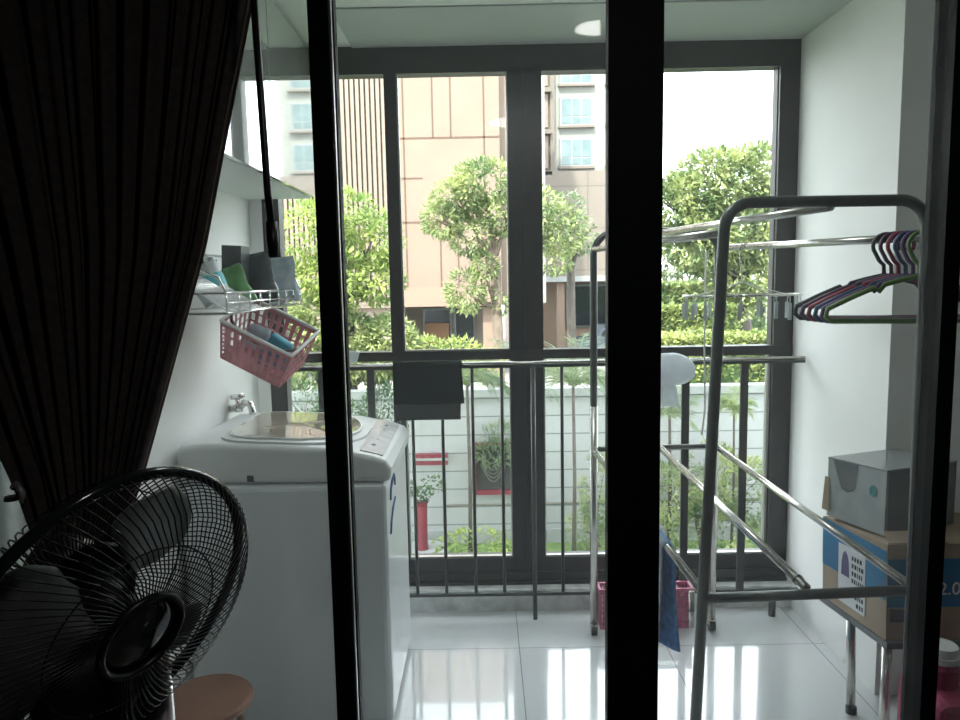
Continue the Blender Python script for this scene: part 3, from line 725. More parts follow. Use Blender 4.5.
# ---------------------------------------------------------------- curtains
def rx(z):   # right edge of the gathered curtain
    pts = [(2.42, -.33), (2.0, -.393), (1.57, -.503), (1.15, -.645), (1.05, -.685), (.9, -.70), (.5, -.66), (.05, -.62)]
    for (z1, a), (z0, b) in zip(pts, pts[1:]):
        if z >= z0: return lerp(b, a, (z-z0)/(z1-z0))
    return pts[-1][1]
def lx(z):
    pts = [(2.42, -1.42), (2.0, -1.30), (1.5, -1.06), (1.3, -.965), (1.12, -.880), (1.0, -.835), (.8, -.87), (.4, -.92), (.05, -.94)]
    for (z1, a), (z0, b) in zip(pts, pts[1:]):
        if z >= z0: return lerp(b, a, (z-z0)/(z1-z0))
    return pts[-1][1]
_rx, _lx = rx, lx
rx = lambda z: 1.058*_rx(1.5+(z-1.5)/1.058)
lx = lambda z: 1.05*_lx(1.5+(z-1.5)/1.05)
def curt(u, v):
    z = lerp(2.42, .02, v); uu = u**.62
    x = lerp(lx(z), rx(z), uu)
    ph = 15.5*uu**1.9*1.0+u*9
    amp = lerp(.036, .018, max(0, min(1, (2.4-z)/1.3)))*(.55+.45*math.cos(3*u))
    y = 1.375+amp*math.sin(2*PI*(u*13+.12*math.sin(z*2+u*5)))+.010*math.sin(2*PI*u*29+z)
    return (x+.006*math.sin(2*PI*u*13+1), y-.02*(1-u), z)
cu = empty('dark_curtain', (-.9, 1.375, 0), 'dark brown pleated curtain gathered to the left of the door', 'curtain')
mb = MB(); mb.nofix = True; mb.grid(curt, 420, 60).build('cloth', 'curtain', cu, smooth=True, solid=.002)
hem = MB().tube([(rx(z)+.0015, 1.374+.004*math.sin(z*6), z) for z in [2.4-.04*i for i in range(58)]], .0022, 6)
hem.build('selvedge', 'selv', cu, smooth=True)
ck_ = MB().tube([(-1.5, 1.375, 2.44), (1.5, 1.375, 2.44)], .014, 10).build('curtain_pole', 'door', smooth=True)
tag(ck_, 'dark curtain pole running above the sliding door', 'curtain pole')
wd = MB().tube([(-.3975, 1.30, 2.43), (-.380, 1.30, 1.66), (-.3765, 1.30, 1.60)], [.0065, .0065, .0065], 10)
wd.tube([(-.3765, 1.30, 1.61), (-.3755, 1.30, 1.57), (-.375, 1.30, 1.547)], [.0105, .0115, .009], 10)
tag(wd.build('curtain_wand', 'black', smooth=True), 'thin black curtain pull wand hanging in front of the left door pane', 'wand')
def shf(u, v):
    z = lerp(1.75, .02, v); return (lerp(-1.25, lerp(-.93, -.86, v), u), 1.442+.010*math.sin(2*PI*u*7), z)
mb = MB(); mb.nofix = True
sc = mb.grid(lambda u, v: (lerp(-1.30, -.875, u), 1.438+.009*math.sin(2*PI*u*6), lerp(2.42, .02, v)), 90, 4).build('sheer_curtain', 'sheer', smooth=True, solid=.001)
tag(sc, 'pale sheer curtain hanging behind the left edge of the dark curtain', 'curtain')
tie = empty('tieback_hook', (-.885, 1.33, 1.11), 'shiny tieback hook at the left edge of the dark curtain', 'hook')
MB().tube([(-.90, 1.328, 1.125), (-.885, 1.315, 1.135), (-.872, 1.310, 1.12), (-.878, 1.318, 1.10)], .0065, 8).build('hook', 'silver', tie, smooth=True)
MB().lathe([(0, 0), (.014, 0), (.012, .008), (0, .010)], 16, (-.905, 1.328, 1.10)).build('boss', 'black', tie)

# ---------------------------------------------------------------- standing fan
FC = Vector((-.54, .989, 1.033)); FN = Vector((.82, -.46, -.33)).normalized()
fan = empty('standing_fan', (-.49, 1.05, 0), 'black pedestal fan with wire guard tilted upwards in the foreground', 'fan')
up = Vector((0, 0, 1)); fx_ = up.cross(FN).normalized(); fy_ = FN.cross(fx_)
FM = Matrix(((fx_.x, fy_.x, FN.x, FC.x), (fx_.y, fy_.y, FN.y, FC.y), (fx_.z, fy_.z, FN.z, FC.z), (0, 0, 0, 1)))
RR = .222; FANROT = .72
MB(FM).tube([(RR*math.cos(a), RR*math.sin(a), 0) for a in [2*PI*i/72 for i in range(72)]], .0085, 10, closed=True).build('rim_band', 'blackgloss', fan, smooth=True)
def wires(prof, n, tw_, r):
    mb = MB(FM)
    for k in range(n):
        a = 2*PI*k/n
        pts = []
        for i, (rad, hh) in enumerate(prof):
            aa = a+tw_*(rad/RR); pts.append((rad*math.cos(aa), rad*math.sin(aa), hh))
        mb.tube(pts, r, 4, cap=False)
    return mb
fprof = [(.066, .062), (.10, .066), (.14, .062), (.18, .052), (.21, .036), (.226, .018), (.222, 0)]
fg = wires(fprof, 104, .55, .00125)
for rad, hh in ((.13, .049),): fg.tube([(rad*math.cos(a), rad*math.sin(a), hh) for a in [2*PI*i/60 for i in range(60)]], .0014, 5, closed=True)
fg.build('front_guard', 'black', fan, smooth=True)
rprof = [(.070, -.070), (.11, -.072), (.16, -.068), (.188, -.055), (.205, -.038), (.216, -.016), (.222, 0)]
rg = wires(rprof, 110, -.35, .00125)
rg.tube([(.16*math.cos(a), .16*math.sin(a), -.069) for a in [2*PI*i/60 for i in range(60)]], .0014, 5, closed=True)
rg.build('rear_guard', 'black', fan, smooth=True)
MB(FM).tube([(.062*math.cos(a), .062*math.sin(a), .064) for a in [2*PI*i/48 for i in range(48)]], .006, 10, closed=True).build('badge_ring', 'black', fan, smooth=True)
MB(FM).lathe([(0, .052), (.060, .054), (.058, .060), (.045, .062), (.02, .068), (0, .069)], 40).build('front_badge', 'blackgloss', fan, smooth=True)
MB(FM).tube([(.068*math.cos(a), .068*math.sin(a), -.070) for a in [2*PI*i/48 for i in range(48)]], .0075, 8, closed=True).build('mounting_ring', 'black', fan, smooth=True)
MB(FM).lathe([(0, -.088), (.060, -.085), (.066, -.075), (.064, -.066), (0, -.064)], 40).build('mounting_plate', 'blackgloss', fan, smooth=False)
MB(FM).lathe([(0, -.17), (.030, -.168), (.047, -.155), (.054, -.13), (.056, -.090), (0, -.087)], 36).build('motor_housing', 'black', fan, smooth=True)
MB(FM).lathe([(0, -.06), (.034, -.06), (.038, -.02), (.034, .005), (.02, .014), (0, .016)], 32).build('hub', 'black', fan, smooth=True)
MB(FM).tube([(0, 0, -.10), (0, 0, .03)], .006, 10).build('shaft', 'chrome', fan, smooth=True)
for k in range(3):
    a0 = 2*PI*k/3+FANROT
    def bf(u, v, a0=a0):
        rad = lerp(.032, .192, v); wdt = lerp(.5, .86, min(1, v*2.4))*(1 if v < .7 else math.sqrt(max(.02, 1-((v-.7)/.31)**2)))
        aa = a0+(u-.5)*2*wdt*(.8 if v < .3 else .85)+.45*v
        return (rad*math.cos(aa), rad*math.sin(aa), -.02+.034*(u-.5)*2*(1-.3*v))
    mb = MB(FM); mb.nofix = True; mb.grid(bf, 12, 16).build('blade', 'blade', fan, smooth=True, solid=.0018)
nk = FC+FN*(-.15)+Vector((0, 0, 0))
px0 = (nk.x, nk.y)
tw0, tw1, ty0, ty1 = -.73, -.566, 1.06, 1.15
MB().tube([tuple(nk), (-.655, 1.09, nk.z-.03), (-.64, 1.10, .93)], [.03, .034, .034], 14).build('neck', 'black', fan, smooth=True)
MB().box(tw0, tw1, ty0, ty1, .03, .945, bev=.012).build('control_column', 'black', fan)
MB().tube([(-.546, 1.12, .03), (-.546, 1.12, .925)], .0195, 18).build('pole', 'silver', fan, smooth=True)
MB().box(-.58, -.52, 1.10, 1.14, .915, .938, bev=.005).build('pole_clamp', 'black', fan)
MB().lathe([(0, .012), (.19, .012), (.195, .022), (.17, .035), (.04, .05), (0, .05)], 48, (-.6, 1.10, 0)).build('base', 'black', fan, smooth=False)

# ================================================================= outside
GZ = -1.95
struct('ground_paving', B(-40, 45, 9.3, 70, GZ-.2, GZ), 'ground')
struct('ground_garden', B(-14, 16, 3.5, 9.3, GZ-.2, GZ), 'grass')

# fence
fe = empty('garden_fence', (0, 9.2, GZ), 'white boarded boundary wall across the garden', 'fence')
B(-12, 14, 9.2, 9.3, GZ, .00).build('boards', 'fence', fe)
B(-12, 14, 9.14, 9.36, .0, .10).build('cap', 'fcap', fe)
B(-12, 14, 9.16, 9.2, GZ, GZ+.18).build('plinth', 'fcap', fe)

def leaves(mb_name, m, parent, blobs, size, seed, aspect=.42, droop=.35, core=0):
    """a mass of folded leaves spread through the given lumps (x, y, z, rx, ry, rz, count)"""
    rr = random.Random(seed); vs = []; fs = []
    for (x, y, z, ax, ay, az, n) in blobs:
        for _ in range(int(n*2.4)):
            while True:
                p = Vector((rr.uniform(-1, 1), rr.uniform(-1, 1), rr.uniform(-1, 1)))
                if .12 < p.length < 1: break
            p = p.normalized()*(p.length**.45)
            q = Vector((x+p.x*ax, y+p.y*ay, z+p.z*az))
            if noise.noise(q*1.1/max(.3, ax*.6)) < -.22: continue
            d = (p+Vector((rr.uniform(-1, 1), rr.uniform(-1, 1), rr.uniform(-1, 1)))*.9).normalized(); d.z -= droop; d.normalize()
            s = size*.68*rr.uniform(.6, 1.25); side_ = d.cross(Vector((rr.uniform(-.5, .5), rr.uniform(-.5, .5), 1))).normalized()*s*aspect*.5
            nrm = d.cross(side_).normalized()*s*.08
            b0 = len(vs); vs += [q, q+d*s*.45+side_+nrm, q+d*s-nrm, q+d*s*.45-side_+nrm, q+d*s*.5]
            fs += [(b0, b0+1, b0+4), (b0+1, b0+2, b0+4), (b0, b0+4, b0+3), (b0+4, b0+2, b0+3)]
    mb = MB(); mb.v = vs; mb.f = fs; mb.nofix = True
    return mb.build(mb_name, m, parent)
def branches(mb, p, d, ln, r, depth, rr):
    q = p+d*ln; mid = p+d*ln*.5+Vector((rr.uniform(-1, 1), rr.uniform(-1, 1), rr.uniform(-.4, .4)))*ln*.06
    mb.tube([p, mid, q], [r, r*.85, r*.68], 6)
    if depth:
        for _ in range(rr.choice((2, 3))):
            nd = (d+Vector((rr.uniform(-1, 1), rr.uniform(-1, 1), rr.uniform(-.2, .8)))*.65).normalized()
            branches(mb, q, nd, ln*.68, r*.62, depth-1, rr)
def tree(name, base, htrunk, r, lean, blobs, leafm, size, label, barkm='barkd', seed=1, cat='tree', group=None, **k):
    e = empty(name, base, label, cat, group); rr = random.Random(seed); mb = MB()
    b = Vector(base); d = Vector((lean[0], lean[1], 1)).normalized()
    pts = [b+d*htrunk*t+Vector((.03*math.sin(5*t), 0, 0)) for t in (0, .25, .5, .75, 1)]
    mb.tube(pts, [r*1.15, r, r*.95, r*.9, r*.85], 10)
    for (x, y, z, ax, ay, az, n) in blobs[:7]:
        tg = Vector((x, y, z)); q = pts[-1] if z > pts[-1].z else pts[3]
        m_ = (q+tg)/2+Vector((0, 0, -.1*(tg-q).length)); mb.tube([q, m_, tg], [r*.55, r*.4, r*.16], 6)
        for _ in range(3):
            e2 = tg+Vector((rr.uniform(-1, 1)*ax, rr.uniform(-1, 1)*ay, rr.uniform(-.5, 1)*az))*.8; mb.tube([m_.lerp(tg, .6), e2], [r*.16, r*.05], 5)
    mb.build('trunk', barkm, e, smooth=True)
    leaves('foliage', leafm, e, blobs, size, seed, **k)
    return e
# garden side (far side of the fence unless noted); sizes in metres
tg = 'street trees beyond the garden wall'
tree('street_tree', (.25, 14, GZ), 3.9, .115, (.005, 0),
     [(.05, 14, 3.35, .62, .6, .42, 700), (-.45, 14, 3.05, .55, .5, .35, 500), (-.75, 13.9, 2.65, .4, .4, .32, 330), (.45, 14, 2.75, .55, .5, .4, 500), (-.2, 14.1, 2.35, .5, .5, .35, 400),
      (-.35, 13.9, 1.30, .38, .4, .42, 480), (.02, 13.9, 1.75, .25, .3, .25, 160), (1.0, 14, 2.75, .55, .5, .5, 420), (1.5, 14.1, 2.45, .5, .5, .5, 380), (1.35, 13.9, 1.95, .4, .4, .35, 200), (.35, 14, 1.15, .16, .2, .3, 60)],
     'leafm', .20, 'slim tree with pale trunk in front of the peach building', 'bark', 3, group=tg)
tree('street_tree', (1.75, 14.6, GZ), 3.6, .10, (.01, 0), [(1.95, 14.6, 2.4, .35, .4, .4, 120), (1.75, 14.6, 2.9, .3, .3, .3, 80)], 'leafg', .2,
     'thin tree standing just right of the window centre post', 'barkd', 9, group=tg)
tree('garden_tree', (-1.9, 9.9, GZ), 3.2, .09, (.02, 0),
     [(-1.85, 9.9, 2.35, .45, .5, .40, 420), (-1.5, 9.8, 2.05, .42, .45, .38, 420), (-2.3, 9.9, 2.1, .5, .5, .5, 480), (-1.45, 9.8, 1.55, .35, .4, .35, 300), (-2.0, 9.8, 1.55, .5, .5, .4, 420), (-2.6, 9.9, 1.3, .5, .5, .5, 420)],
     'leafy', .17, 'bright yellow green tree beside the slatted facade', 'barkd', 4, group=tg)
tree('shrub', (-1.7, 9.75, GZ), 1.6, .05, (0, 0),
     [(-2.6, 9.8, .55, .55, .35, .55, 1100), (-1.9, 9.8, .6, .5, .35, .5, 1300), (-1.35, 9.8, .60, .45, .35, .45, 1200), (-2.2, 9.75, 1.0, .45, .35, .3, 700)],
     'leafm', .16, 'dense low shrub above the garden wall at the left', 'barkd', 6, cat='shrub', group='shrubs outside the window')
tree('shrub', (-.75, 10, GZ), 1.5, .04, (0, 0), [(-.82, 10, .42, .32, .3, .30, 330), (-.35, 10.05, .42, .3, .3, .28, 260), (-1.1, 10, .35, .25, .3, .3, 200), (.0, 10.2, .3, .3, .3, .22, 160)],
     'leafy', .15, 'light green shrub peeping over the wall below the peach building', 'barkd', 8, cat='shrub', group='shrubs outside the window')
tree('street_tree', (6.3, 17.5, GZ), 3.3, .24, (-.02, 0),
     [(5.6, 17.5, 3.6, 1.1, 1, .85, 1600), (4.8, 17.4, 3.1, .9, .9, .8, 1100), (6.6, 17.5, 3.7, 1.0, 1, .85, 1300), (5.3, 17.2, 2.3, 1.0, .9, .7, 1100), (6.5, 17.3, 2.4, .9, .9, .8, 1100), (7.2, 17.4, 3.0, .7, .8, .9, 700), (6.1, 17.3, 1.4, .8, .7, .6, 600), (5.9, 17.2, .9, .5, .5, .45, 260)],
     'leafm', .30, 'big round leafy tree against the white sky at the right', 'barkd', 11, group=tg)
# hedges at the right beyond the fence
hg = 'clipped hedges across the street'
def hedge(x0, x1, y, z0, z1, dp, m, size, n, label, seed):
    e = empty('hedge', ((x0+x1)/2, y, z0), label, 'hedge', hg)
    B(x0+.08, x1-.08, y-dp*.5+.1, y+dp*.5-.1, z0, z1-.10).build('woody_core', 'leafd', e)
    rr = random.Random(seed); vs = []; fs = []
    for _ in range(n):
        if rr.random() < .6: q = Vector((rr.uniform(x0, x1), y-dp*.5+rr.uniform(-.06, .1), z1-(z1-z0)*rr.random()**1.6*.9))
        else: q = Vector((rr.uniform(x0, x1), y+rr.uniform(-.5, .5)*dp, z1+rr.uniform(-.12, .04)))
        d = Vector((rr.uniform(-1, 1), rr.uniform(-1.3, .4), rr.uniform(-.3, 1))).normalized(); s_ = size*rr.uniform(.6, 1.2)
        sd = d.cross(Vector((rr.uniform(-1, 1), rr.uniform(-1, 1), 1))).normalized()*s_*.3; b0 = len(vs)
        vs += [q, q+d*s_*.5+sd, q+d*s_, q+d*s_*.5-sd]; fs += [(b0, b0+1, b0+2), (b0, b0+2, b0+3)]
    mb = MB(); mb.v = vs; mb.f = fs; mb.nofix = True; mb.build('foliage', m, e)
hedge(4.1, 8.5, 22, GZ, 1.25, 1.0, 'leafm', .16, 5200, 'far pale green hedge, highest of the stepped hedges', 31)
hedge(3.1, 5.6, 16.2, GZ, .80, .8, 'hedgey', .12, 5200, 'yellow clipped hedge in front of the far hedge', 32)
hedge(2.4, 6.0, 12.4, GZ, .48, .7, 'hedgey', .09, 9000, 'nearest yellow green hedge just over the garden wall', 33)
# distant trees behind hedges
tree('street_tree', (9.2, 34, GZ), 4.5, .2, (0, 0), [(9.0, 34, 2.3, 1.2, 1, 1.4, 700), (10.6, 34, 2.6, 1.3, 1, 1.5, 700)], 'leafg', .45, 'hazy distant tree seen above the far hedge', 'barkd', 14, group=tg)

# palms and garden planting on our side of the wall
def palm(base, h, nf, fl_, label, seed, m='leafg', spread=1.0, r=.035, drp=1.1):
    e = empty('palm', base, label, 'palm', 'palms in the garden strip'); rr = random.Random(seed); b = Vector(base); top = b+Vector((0, 0, h))
    MB().tube([b, b+Vector((.015, 0, h*.5)), top], [r*.8, r*.6, r*.5], 8).build('trunk', 'barkd', e, smooth=True)
    for k in range(nf):
        a = 2*PI*k/nf+rr.uniform(-.25, .25); el = rr.uniform(.45, 1.4); L = fl_*rr.uniform(.8, 1.1); dk = drp*rr.uniform(.3, 1.15); mb = MB(); mb.nofix = True
        pts = []
        for i in range(17):
            t = i/16; pts.append(top+Vector((math.cos(a)*math.cos(el)*L*t*spread, math.sin(a)*math.cos(el)*L*t*.6, math.sin(el)*L*t*.95-dk*L*t*t*.85)))
        mb.tube(pts, [.008*(1-.8*i/16)+.0015 for i in range(17)], 4)
        vs = []; fs = []
        for i in range(1, 16):
            for hh in (0, .55):
                p = pts[i].lerp(pts[i+1], hh); t = (pts[i+1]-pts[i]).normalized(); s_ = t.cross(Vector((0, 0, 1))).normalized()
                for sg in (-1, 1):
                    l = L*.36*math.sin(PI*min(.95, (i+hh)/17+.14))*rr.uniform(.85, 1.1); d = (s_*sg*.95+t*.75+Vector((0, 0, -.35+rr.uniform(-.45, .45)))).normalized()
                    w2 = (t+Vector((0, 0, .6))).normalized()*.0042
                    q = len(vs); vs += [p-w2*.6, p+w2*.6, p+d*l*.5+w2, p+d*l+Vector((0, 0, -.06*l)), p+d*l*.5-w2]; fs += [(q, q+1, q+2, q+3, q+4)]
        mb.add(vs, fs); mb.build('frond', m, e)
palm((-.22, 8.5, GZ), 2.2, 13, 1.1, 'slender palm left of the window centre post, before the red framed planter', 41)
palm((1.02, 8.3, GZ), 2.2, 17, 1.3, 'full palm with drooping fronds right of the window centre post', 42, spread=1.05)
palm((3.00, 8.6, GZ), 1.8, 10, .6, 'young thin palm near the right edge of the window', 43, m='leafm', r=.025)
palm((2.25, 8.7, GZ), 1.75, 12, .65, 'palm partly hidden behind the middle door stile', 44)
sg_ = 'shrubs outside the window'
tree('shrub', (2.6, 8.6, GZ), .5, .03, (0, 0), [(2.25, 8.6, -1.15, .35, .25, .4, 1100), (2.75, 8.6, -1.0, .4, .25, .5, 1500), (3.2, 8.6, -1.15, .35, .25, .45, 1000), (2.7, 8.5, -1.6, .6, .25, .3, 900)],
     'leafm', .085, 'bushy shrub against the white wall at the right', 'barkd', 21, cat='shrub', group=sg_)
tree('shrub', (1.35, 8.6, GZ), .4, .03, (0, 0), [(1.38, 8.6, -1.1, .25, .2, .55, 900), (1.2, 8.6, -1.6, .3, .2, .25, 400)], 'leafm', .08, 'small shrub below the full palm', 'barkd', 22, cat='shrub', group=sg_)
tree('shrub', (-.2, 8.3, GZ), .25, .02, (0, 0), [(-.15, 8.3, -1.65, .5, .2, .2, 200)], 'leafy', .13, 'low bright plants at the foot of the slender palm', 'barkd', 23, cat='shrub', group=sg_)
tree('shrub', (-1.55, 8.4, GZ), 1.3, .035, (0, 0), [(-1.75, 8.4, -.15, .35, .25, .3, 420), (-1.2, 8.4, -.05, .3, .25, .35, 600), (-2.3, 8.4, .1, .35, .25, .3, 420)], 'leafd', .09, 'dark twiggy shrub behind the washing machine', 'barkd', 24, cat='shrub', group=sg_)
# wall planter in a red frame
wp = empty('wall_planter', (.09, 9.1, -1.25), 'leafy planter in a red square frame on the white garden wall', 'planter')
mb = MB(); x0, x1, z0, z1 = -.19, .47, -1.27, -.58
mb.box(x0, x1, 9.08, 9.14, z0, z0+.06).box(x0, x0+.05, 9.08, 9.14, z0, z1).box(x1-.05, x1, 9.08, 9.14, z0, z1).box(x0, x1, 9.08, 9.14, z1-.04, z1)
mb.build('red_frame', 'red', wp); B(x0+.05, x1-.05, 9.12, 9.14, z0+.06, z1-.04).build('back_panel', 'soil', wp)
mb = MB()
for k in range(4): mb.tube([(x0+.12+.30*i/12+.0, 9.06, -.72-.22*math.sin(PI*i/12)-.05*k) for i in range(13)], .008, 5)
mb.build('hoops', 'bamboo', wp)
leaves('foliage', 'leafg', wp, [(.13, 8.98, -.70, .27, .12, .16, 130), (.17, 8.98, -.48, .24, .12, .14, 90)], .17, 51, aspect=.18, droop=-.2)
rbx = empty('red_ledge', (-.72, 9.12, -.82), 'short red painted ledge on the white garden wall', 'ledge')
B(-.93, -.50, 9.07, 9.14, -.86, -.72).build('board', 'red', rbx); B(-.93, -.50, 9.06, 9.07, -.80, -.77).build('lip', 'fcap', rbx)
# red pot stand with plant
rp_ = empty('pedestal_planter', (-.83, 8.75, GZ), 'tall red pedestal planter with dark leaves by the white wall', 'planter')
MB().lathe([(.0, 0), (.30, 0), (.32, .05), (.30, .10), (.0, .10)], 24, (-.80, 8.75, GZ)).build('stone_base', 'fcap', rp_)
MB().lathe([(.08, .10), (.07, .2), (.075, .66), (.09, .70), (.0, .70)], 20, (-.83, 8.75, GZ)).build('column', 'red', rp_)
leaves('foliage', 'leafd', rp_, [(-.95, 8.75, -1.08, .13, .10, .08, 20), (-.68, 8.75, -1.03, .14, .10, .10, 24), (-.83, 8.75, -1.17, .10, .10, .05, 14)], .10, 52, aspect=.7)
# bamboo rail
br_ = empty('bamboo_rail', (.6, 8.95, -1.4), 'grey bamboo rail on posts in front of the white wall', 'rail')
MB().tube([(-.55, 8.9, -1.345), (.9, 8.93, -1.35), (4.0, 8.9, -1.33)], .017, 8).build('pole', 'bamboo', br_)
for x in (.44, 2.0, 3.6): MB().tube([(x, 8.92, GZ), (x, 8.92, -1.33)], .035, 8).build('post', 'bamboo', br_)

# ---------------------------------------------------------------- peach building
PB = 25.0
pd = empty('peach_building', (-2.2, 26, GZ), 'peach clad building with vertical slats across the street', 'building')
B(-2.95, .62, PB, PB+6, .62, 14).build('clad_block', 'pod', pd)
mb = MB()
for z in (6.3, 3.5): mb.box(-2.95, .62, PB-.012, PB, z-.03, z+.03)
mb.box(-2.95, -2.0, PB-.012, PB, 4.95, 5.0)
for x, z0, z1 in ((-2.62, 1.28, 14), (-1.63, 6.3, 14), (-1.02, 6.3, 14), (-1.45, 1.28, 3.5), (-.85, 1.28, 3.5), (.10, 1.28, 14)): mb.box(x-.025, x+.025, PB-.012, PB, z0, z1)
mb.build('panel_joints', 'joint', pd)
B(-2.95, .62, PB-.12, PB, .62, 1.28).build('fascia', 'pod2', pd)
B(-7.5, -2.95, PB+.22, PB+6, -.6, 14).build('slat_recess', 'slatback', pd)
mb = MB(); x = -7.3
while x < -3.05:
    mb.box(x, x+.112, PB, PB+.14, .70, 14); x += .172
mb.box(-7.5, -3.0, PB+.02, PB+.2, .60, .80)
mb.build('slat_screen', 'slat', pd)
B(-7.5, .62, PB+2.6, PB+6, GZ, .56).build('ground_floor_wall', 'taupe', pd)
for x0, x1, z0, z1, n_ in ((-2.35, -1.25, -1.2, .45, 'shop_window'), (-1.15, -.35, -1.0, .52, 'shop_window')):
    w_ = B(x0, x1, PB+2.52, PB+2.6, z0, z1).build(n_, 'darksteel', pd); B(x0+.07, x1-.07, PB+2.49, PB+2.52, z0+.07, z1-.07).build('pane', 'dglass', w_)
B(-2.25, -1.35, PB+2.3, PB+2.45, -.9, -.1).build('orange_panel', 'orange', pd)
B(-.05, .35, PB+.3, PB+.9, GZ, .56).build('pillar', 'pod2', pd)
# narrow lighter return wing
B(.62, 1.45, PB+.6, PB+6, .62, 14).build('side_wing', 'slat', pd)
for k in range(5):
    z = 2.6+k*1.9; w_ = B(1.28, 1.95, PB+1.6, PB+1.7, z, z+1.25).build('side_window', 'wframe', pd); B(1.33, 1.90, PB+1.57, PB+1.6, z+.06, z+1.19).build('pane', 'wglass', w_)
B(1.2, 2.3, PB+1.7, PB+4.0, .62, 14).build('side_wall', 'wht', pd)

# ---------------------------------------------------------------- white apartment block over taupe podium
AB = 34.0
ap = empty('apartment_block', (4.8, 36, GZ), 'white apartment block over a taupe podium with green tinted windows', 'building')
B(3.35, 7.9, AB, AB+8, 6.35, 16).build('white_wall', 'wht', ap)
B(1.2, 3.35, AB-.15, AB+8, 6.35, 16).build('taupe_wall', 'taupe', ap)
B(1.2, 7.9, AB-.5, AB+8, 1.6, 6.35).build('podium', 'taupe2', ap)
B(1.2, 7.9, AB-.75, AB-.3, 1.35, 1.60).build('canopy', 'fcap', ap)
B(1.2, 7.9, AB+1.5, AB+8, GZ, 1.6).build('ground_floor_wall', 'pod2', ap)
for k in range(5):
    z = 6.62+k*1.83
    for x0 in (3.62, 5.75):
        w_ = B(x0, x0+1.5, AB-.10, AB, z, z+1.25).build('window', 'wframe', ap)
        mb = MB().box(x0+.08, x0+.50, AB-.12, AB-.10, z+.42, z+1.17).box(x0+.56, x0+.94, AB-.12, AB-.10, z+.42, z+1.17).box(x0+1.0, x0+1.42, AB-.12, AB-.10, z+.42, z+1.17)
        mb.box(x0+.08, x0+.50, AB-.12, AB-.10, z+.08, z+.36).box(x0+.56, x0+.94, AB-.12, AB-.10, z+.08, z+.36).box(x0+1.0, x0+1.42, AB-.12, AB-.10, z+.08, z+.36)
        mb.build('panes', 'wglass', w_)
        B(x0-.08, x0+1.58, AB-.2, AB, z-.12, z-.02).build('sill', 'taupe', w_)
    w_ = B(2.25, 3.05, AB-.25, AB-.15, z-.1, z+1.35).build('narrow_window', 'slatback', ap)
    mb = MB()
    for i in range(3): mb.box(2.33, 2.93, AB-.27, AB-.25, z+.02+i*.42, z+.38+i*.42)
    mb.build('pane', 'wht', w_)
    B(1.6, 3.2, AB-.5, AB-.15, z-.42, z-.22).build('ledge', 'taupe', ap)
B(3.15, 3.35, AB-.3, AB, 6.35, 16).build('corner_pier', 'taupe', ap)
for x0, x1 in ((4.0, 6.3),):
    w_ = B(x0, x1, AB+1.38, AB+1.5, -.9, 1.2).build('shop_window', 'darksteel', ap); B(x0+.1, x1-.1, AB+1.34, AB+1.38, -.8, 1.1).build('pane', 'dglass', w_)
for x in (3.4, 6.6): B(x, x+.35, AB-.4, AB-.05, GZ, 1.35).build('pillar', 'pod2', ap)
# parked car
car = empty('parked_car', (5.3, 31, GZ), 'dark parked car in front of the taupe podium', 'car')
cpf = [(3.9, -.3+GZ+.6), (3.95, GZ+.85), (4.6, GZ+.98), (5.05, GZ+1.42), (6.3, GZ+1.45), (6.9, GZ+1.0), (7.2, GZ+.9), (7.25, GZ+.3)]
MB().prism([(x, z) for x, z in cpf], 30.2, 31.9, 'y').build('body', 'carp', car)
MB().prism([(4.85, GZ+1.02), (5.12, GZ+1.36), (6.22, GZ+1.38), (6.65, GZ+1.02)], 30.17, 30.2, 'y').build('side_glass', 'dglass', car)
for x in (4.55, 6.6): MB().tube([(x, 30.15, GZ+.32), (x, 30.4, GZ+.32)], .32, 20).build('wheel', 'black', car)
# white hoarding wall further along the street
hw = B(8.0, 18, 30, 30.2, GZ, .6).build('street_wall', 'wht'); tag(hw, 'distant low white wall behind the hedges', 'wall')

# ---------------------------------------------------------------- light
w = bpy.data.worlds.new('sky'); bpy.context.scene.world = w; w.use_nodes = True
nt = w.node_tree; bg = nt.nodes['Background']
sky = nt.nodes.new('ShaderNodeTexSky'); sky.sky_type = 'NISHITA'; sky.sun_disc = False; sky.sun_elevation = math.radians(58); sky.sun_rotation = math.radians(200)
sky.air_density = 1.5; sky.dust_density = 4
mx = nt.nodes.new('ShaderNodeMixRGB'); mx.inputs[0].default_value = .85; mx.inputs[2].default_value = (.93, .95, 1.0, 1)
ml = nt.nodes.new('ShaderNodeMixRGB'); ml.blend_type = 'MULTIPLY'; ml.inputs[0].default_value = 1; ml.inputs[2].default_value = (.12, .12, .12, 1)
nt.links.new(sky.outputs[0], ml.inputs[1]); nt.links.new(ml.outputs[0], mx.inputs[1]); nt.links.new(mx.outputs[0], bg.inputs[0])
bg.inputs[1].default_value = 6.0
sl_ = bpy.data.lights.new('sun', 'SUN'); sl_.energy = 9; sl_.angle = math.radians(2); sl_.color = (1, .95, .86)
so = bpy.data.objects.new('sun', sl_); C.objects.link(so)
so.rotation_euler = Vector((-.35, -1, 1.428)).to_track_quat('Z', 'Y').to_euler()

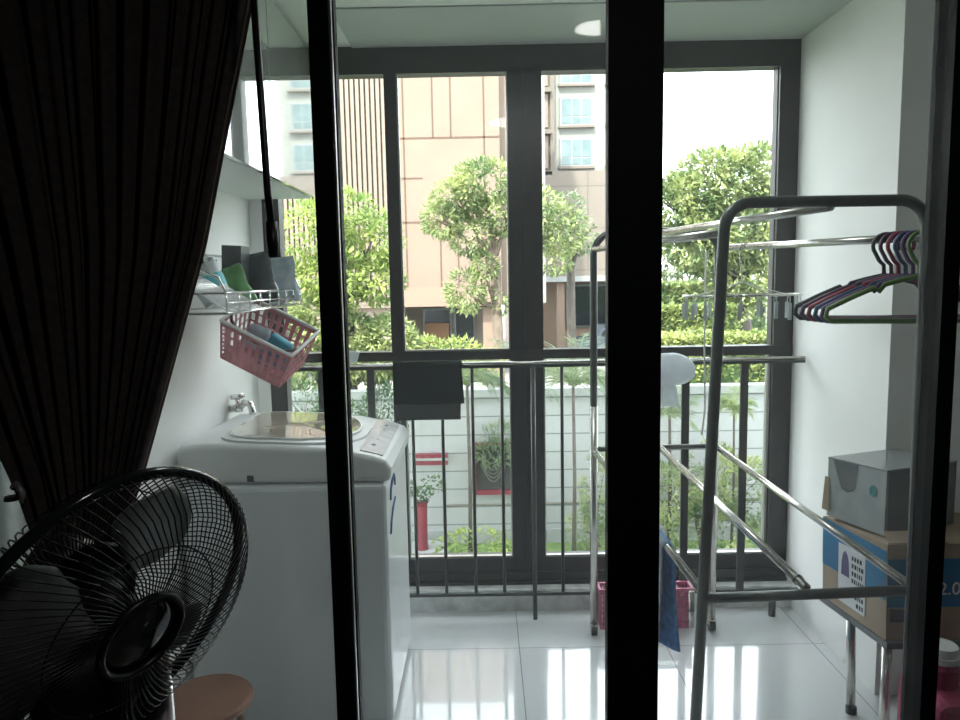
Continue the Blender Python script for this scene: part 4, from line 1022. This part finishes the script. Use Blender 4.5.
def ceiling_lamp(x, y, rad, power, label, col, zc):
    e = empty('ceiling_lamp', (x, y, zc-.06), label, 'lamp')
    MB().lathe([(0, -.0), (rad, -.0), (rad, -.02), (0, -.02)], 32, (x, y, zc)).build('mounting_ring', 'hat', e)
    em = bpy.data.materials.new('lamp_diffuser'); em.use_nodes = True; b = em.node_tree.nodes['Principled BSDF']
    b.inputs['Emission Color'].default_value = (*col, 1); b.inputs['Emission Strength'].default_value = .9
    MB().lathe([(0, -.021), (rad*.95, -.021), (rad*.85, -.05), (rad*.5, -.062), (0, -.066)], 32, (x, y, zc)).build('diffuser', em, e)
    l = bpy.data.lights.new('ceiling_lamp_light', 'AREA'); l.shape = 'DISK'; l.size = rad*1.8; l.energy = power; l.color = col
    o = bpy.data.objects.new('ceiling_lamp_light', l); C.objects.link(o); o.location = (x, y, zc-.08)
ceiling_lamp(.2, 2.1, .17, 3, 'round white lamp added above the balcony floor to brighten it', (.96, 1, 1), ZC)  # added fill lamp out of view, raises the balcony brightness
ceiling_lamp(.43, .36, .09, 1.6, 'round white ceiling lamp in the room behind the viewer', (1, .97, .93), ZC-.02)

# ---------------------------------------------------------------- camera
F = 720.0; PT, RL, YA, H = math.radians(6.34), math.radians(1.05), math.radians(.4), 1.5
f = Vector((-math.sin(YA)*math.cos(PT), math.cos(YA)*math.cos(PT), -math.sin(PT)))
r = Vector((math.cos(YA), math.sin(YA), 0)); u = r.cross(f)
r2 = r*math.cos(RL)-u*math.sin(RL); u2 = r*math.sin(RL)+u*math.cos(RL)
cam = bpy.data.cameras.new('camera'); co = bpy.data.objects.new('camera', cam); C.objects.link(co)
cam.sensor_fit = 'HORIZONTAL'; cam.sensor_width = 36; cam.lens = 36*F/960; cam.clip_start = .02; cam.clip_end = 300
co.matrix_world = Matrix(((r2.x, u2.x, -f.x, 0), (r2.y, u2.y, -f.y, 0), (r2.z, u2.z, -f.z, H), (0, 0, 0, 1)))
S = bpy.context.scene; S.camera = co
S.view_settings.view_transform = 'Standard'; S.view_settings.look = 'None'; S.view_settings.exposure = .62; S.view_settings.gamma = 1
S.view_settings.use_curve_mapping = False
S.cycles.use_denoising = True
S.cycles.max_bounces = 10; S.cycles.transparent_max_bounces = 16; S.cycles.diffuse_bounces = 6
S.cycles.sample_clamp_indirect = 6
